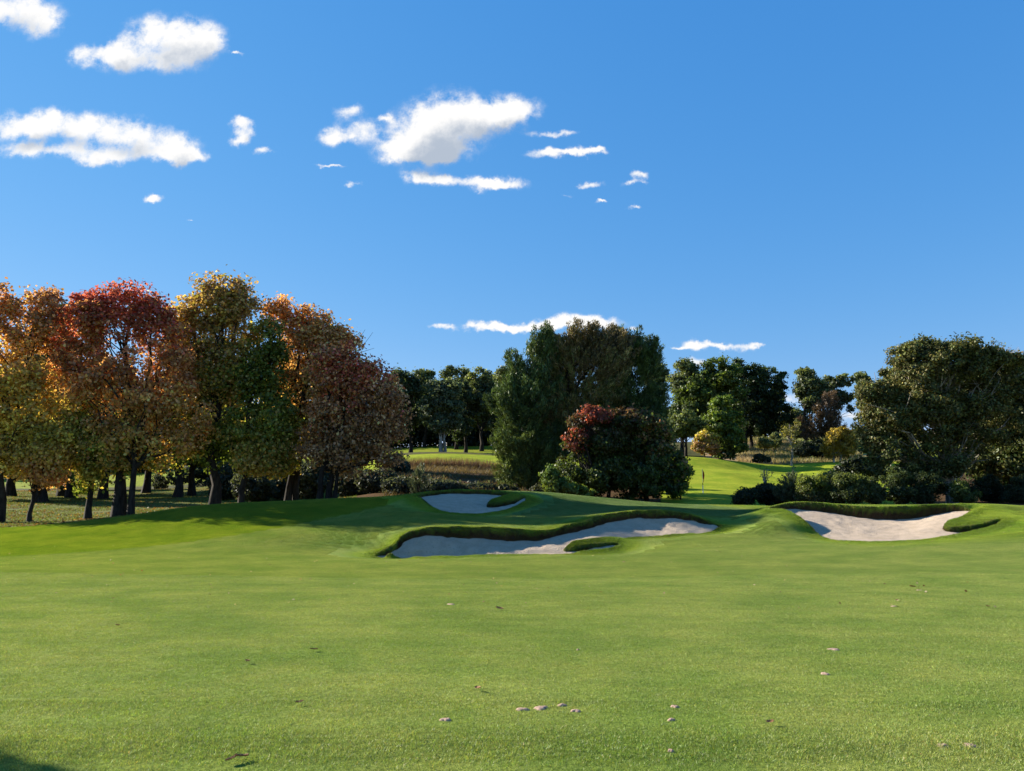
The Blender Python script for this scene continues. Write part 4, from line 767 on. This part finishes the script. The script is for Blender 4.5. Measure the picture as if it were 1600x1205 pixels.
# leaf litter under the autumn trees
a = unit(np.stack([RNG.normal(0, 1, n_), RNG.normal(0, 1, n_), RNG.normal(0, .25, n_)], 1)); bb = unit(np.cross(a, np.stack([RNG.normal(0, .3, n_), RNG.normal(0, .3, n_), np.ones(n_)], 1)))
V, F = quads(np.stack([x, y, zz+.03], 1), a*.085, bb*.07); cl = mixa((.20, .10, .03), (.16, .13, .05), RNG.random(n_))*np.exp(RNG.normal(0, .35, (n_, 1)))
tag(mesh_obj('leaf_litter', V, F, LEAF, col=np.repeat(cl, 4, 0)), 'fallen autumn leaves strewn over the grove floor', kind='stuff')
x, y = scatter(-120, 560, 44, 110, 90000, lambda x, y: (y > crest_y(x, y)+.3) & (vnoise(x, y, 3.2, 65) > .35)); blades('grove_grass', 'thin uneven grass between the grove trees', x, y, ground(x, y), RNG.uniform(.03, .14, len(x)), .02+0*x, mixa((.085, .13, .02), (.15, .18, .04), RNG.random(len(x))), .9, 514)
# ---------------------------------------------------------------- flagstick on the lower green behind
m, t = newmat('painted_pole'); finish(t, principled(t, (.8, .8, .78), .4, .4)); WHITE = m
m, t = newmat('black_band'); finish(t, principled(t, (.03, .03, .03), .5, .3)); BLACK = m
m, t = newmat('flag_cloth'); n1 = noise(t, geo_pos(t), 6, 3, .5); finish(t, principled(t, mixc(t, n1, (.65, .10, .03), (.45, .06, .03)), .8, .1)); FLAG = m
fx = PX(1098.5, 68); fb0 = np.array([fx, 68, gz(fx, 68)]); ft = thing('flagstick', 'golf flag with limp orange red cloth on a white and black pole', 'flagstick', tuple(fb0))
def ptube(nm, z0, z1, r_, mat): V, F = tube([(0, 0, z0), (0, 0, (z0+z1)/2), (0, 0, z1)], [r_]*3, 10); return mesh_obj(nm, V, F, mat, parent=ft, smooth_=True)
ptube('pole', 0, 2.2, .013, WHITE); ptube('pole_sleeve', -.05, .72, .045, WHITE); ptube('pole_band', .73, .95, .03, BLACK)
gu, gv_ = np.meshgrid(np.linspace(0, 1, 14), np.linspace(0, 1, 16)); fu, fv = gu.ravel(), gv_.ravel()
V = np.stack([.02+fu*.17*(.45+.55*np.sin(np.pi*np.clip(fv*.9+.1, 0, 1)))+.015*np.sin(fu*9+fv*3), .035*np.sin(fu*12+fv*4)*(.3+fu), 2.18-fv*(.62+.35*fu)-fu*.25], 1)
ii = np.arange(14*16).reshape(16, 14); F = np.stack([ii[:-1, :-1], ii[:-1, 1:], ii[1:, 1:], ii[1:, :-1]], -1).reshape(-1, 4)
fo = mesh_obj('flag', V, F, FLAG, parent=ft, smooth_=True); sm = fo.modifiers.new('cloth', 'SOLIDIFY'); sm.thickness = .006
# ---------------------------------------------------------------- sand filled divots, stray leaves
m, t = newmat('divot_sand'); n1 = noise(t, geo_pos(t), 60, 4, .6); finish(t, principled(t, mixc(t, n1, (.40, .27, .21), (.27, .19, .14)), .95, .1)); DIV = m
def gpt(px, py):
    """where the sight line meets the turf"""
    d = ray(px, py); lo, hi = 2.0, 40.0
    ts = np.linspace(3, 40, 900); pp = d[None]*ts[:, None]/d[1]; g = ground(pp[:, 0], pp[:, 1]); i = np.argmax(pp[:, 2] < g); return pp[i, 0], pp[i, 1], g[i]
for i, (px, py, w, h, lab) in enumerate([(816,1110,9,4,'pinkish sand filled divot, left end of the row of four'),(845,1108,11,5,'largest sand filled divot in the row of four'),(878,1104,7,2.5,'small thin sand divot above the right end of the row of four'),(900,1112,7,3,'pale sand divot at the right end of the row of four'),
    (697,1126,8,4,'sand divot on its own left of the row of four'),(1055,1107,6,3,'small pale divot in the middle right of the fairway'),(1049,1128,6,3,'small greyish divot just below another small pale one'),(1048,1177,5,3,'yellowish tiny divot near the bottom edge'),
    (1303,1016,8,3.5,'dark rimmed divot in the right fairway, farther than its neighbour'),(1289,1055,7,3,'pale divot nearest below the dark rimmed one'),(1473,1168,8,3.5,'left one of two sand divots in the bottom right corner'),(1516,1168,10,4,'right one of two sand divots in the bottom right corner'),
    (1397,948,4,1.6,'small far orange tinted divot in the right fairway'),(1436,923,4,1.6,'farthest small pale divot in the right fairway'),(705,945,6,1.4,'thin far sandy scrape in the middle of the fairway'),(903,1017,2,1.5,'speck of pale sand in the middle fairway')]):
    X, Y, Zg = gpt(px, py); r = np.random.default_rng(700+i); s_ = Y/FPX; rx = w*s_; ry = rx*.85; nr_, na = 5, 18
    V = [(0, 0, .009)]; F = []; ph = r.uniform(0, 6, 4)
    for a1 in range(1, nr_+1):
        for b1 in range(na):
            an = 2*np.pi*b1/na; f = a1/nr_; k = 1+.22*math.sin(2*an+ph[0])+.16*math.sin(3*an+ph[1])+.10*math.sin(5*an+ph[2])
            V.append((rx*f*k*math.cos(an), ry*f*k*math.sin(an), .010*(1-f**3)+r.uniform(-.003, .003)-.006*(f == 1)))
    for b1 in range(na):
        b2 = (b1+1) % na; F.append((0, 1+b1, 1+b2, 1+b2))
        for a1 in range(nr_-1): o_ = 1+a1*na; F.append((o_+b1, o_+na+b1, o_+na+b2, o_+b2))
    tri = [f for f in F if f[2] == f[3]]; qd = [f for f in F if f[2] != f[3]]
    qd += [(f[0], f[0], f[1], f[2]) for f in []]
    me = bpy.data.meshes.new('divot'); me.from_pydata(V, [], [f[:3] for f in tri]+qd); me.materials.append(DIV)
    for p_ in me.polygons: p_.use_smooth = True
    o = bpy.data.objects.new('sand_divot', me); COL.objects.link(o); o.location = (X, Y, Zg+.004); tag(o, lab, 'divot', 'sand filled divots on the fairway')
m, t = newmat('dead_leaf'); n1 = noise(t, geo_pos(t), 40, 3, .5); finish(t, principled(t, mixc(t, n1, (.16, .08, .035), (.30, .17, .08)), .8, .2)); DL = m
for i, (px, py, w, lab) in enumerate([(490,1019,6,'reddish brown fallen leaf in the left fairway'),(387,1038,6,'dark curled leaf left of the reddish brown one'),(748,1081,6,'dark curled leaf in the middle fairway'),(780,954,6,'dark leaf scrap in the far middle fairway'),(183,981,5,'tan leaf in the far left fairway'),(362,1196,9,'left curled leaf of the brown clump at the bottom edge'),(376,1193,10,'larger pale leaf of the brown clump at the bottom edge'),(468,1104,6,'pale twig like leaf left of the middle'),(1204,1135,6,'dark leaf below the middle right divots'),(1426,919,5,'dark leaf beside the farthest pale divot'),(1543,950,4,'small orange leaf at the right')]):
    X, Y, Zg = gpt(px, py); r = np.random.default_rng(800+i); L_ = w*Y/FPX; n = 9; u = np.linspace(-1, 1, n); V = []; F = []
    for j in range(n):
        hw_ = L_*.55*(1-u[j]**2)**.6+.0005
        for q in (-1, -.5, 0, .5, 1): V.append((u[j]*L_, q*hw_, .026+.25*L_*abs(q)**1.5+.12*L_*u[j]**2+r.uniform(-.001, .001)))
    for j in range(n-1):
        for q in range(4): F.append((j*5+q, j*5+q+1, (j+1)*5+q+1, (j+1)*5+q))
    me = bpy.data.meshes.new('leaf'); me.from_pydata(V, [], F); me.materials.append(DL); o = bpy.data.objects.new('fallen_leaf', me); COL.objects.link(o)
    o.location = (X, Y, Zg); o.rotation_euler = (r.uniform(-.3, .3), r.uniform(-.2, .2), r.uniform(-1, 1)); tag(o, lab, 'leaf', 'stray leaves on the fairway'); s2 = o.modifiers.new('t', 'SOLIDIFY'); s2.thickness = .001
# an unseen small tree, added so its shadow touches the bottom left corner
tree('shadow_tree', 'small tree outside the frame whose shadow reaches the bottom left corner', 'tree', -1030, 7.5, [(-957, 346, 160, 172), (-942, 440, 150, 120)], [(0,GRN),(1,OLV)], 'round', n=220, per=110, leaf=.06, cr=.3, r0=.09, seed=200)
x, y = scatter(-60, 1660, 12, 34, 420); k = bdist(x, y) < -.3; x, y = x[k], y[k]; n_ = len(x)
a = unit(np.stack([RNG.normal(0, 1, n_), RNG.normal(0, 1, n_), RNG.normal(0, .4, n_)], 1)); bb = unit(np.cross(a, np.stack([RNG.normal(0, .4, n_), RNG.normal(0, .4, n_), np.ones(n_)], 1)))
sz_ = RNG.uniform(.012, .035, (n_, 1)); V, F = quads(np.stack([x, y, ground(x, y)+.028], 1), a*sz_, bb*sz_*.8)
tag(mesh_obj('leaf_flecks', V, F, LEAF, col=np.repeat(mixa((.16, .08, .03), (.55, .45, .32), RNG.random(n_)**1.5), 4, 0)), 'tiny pale and brown leaf scraps dotted over the far fairway', kind='stuff')
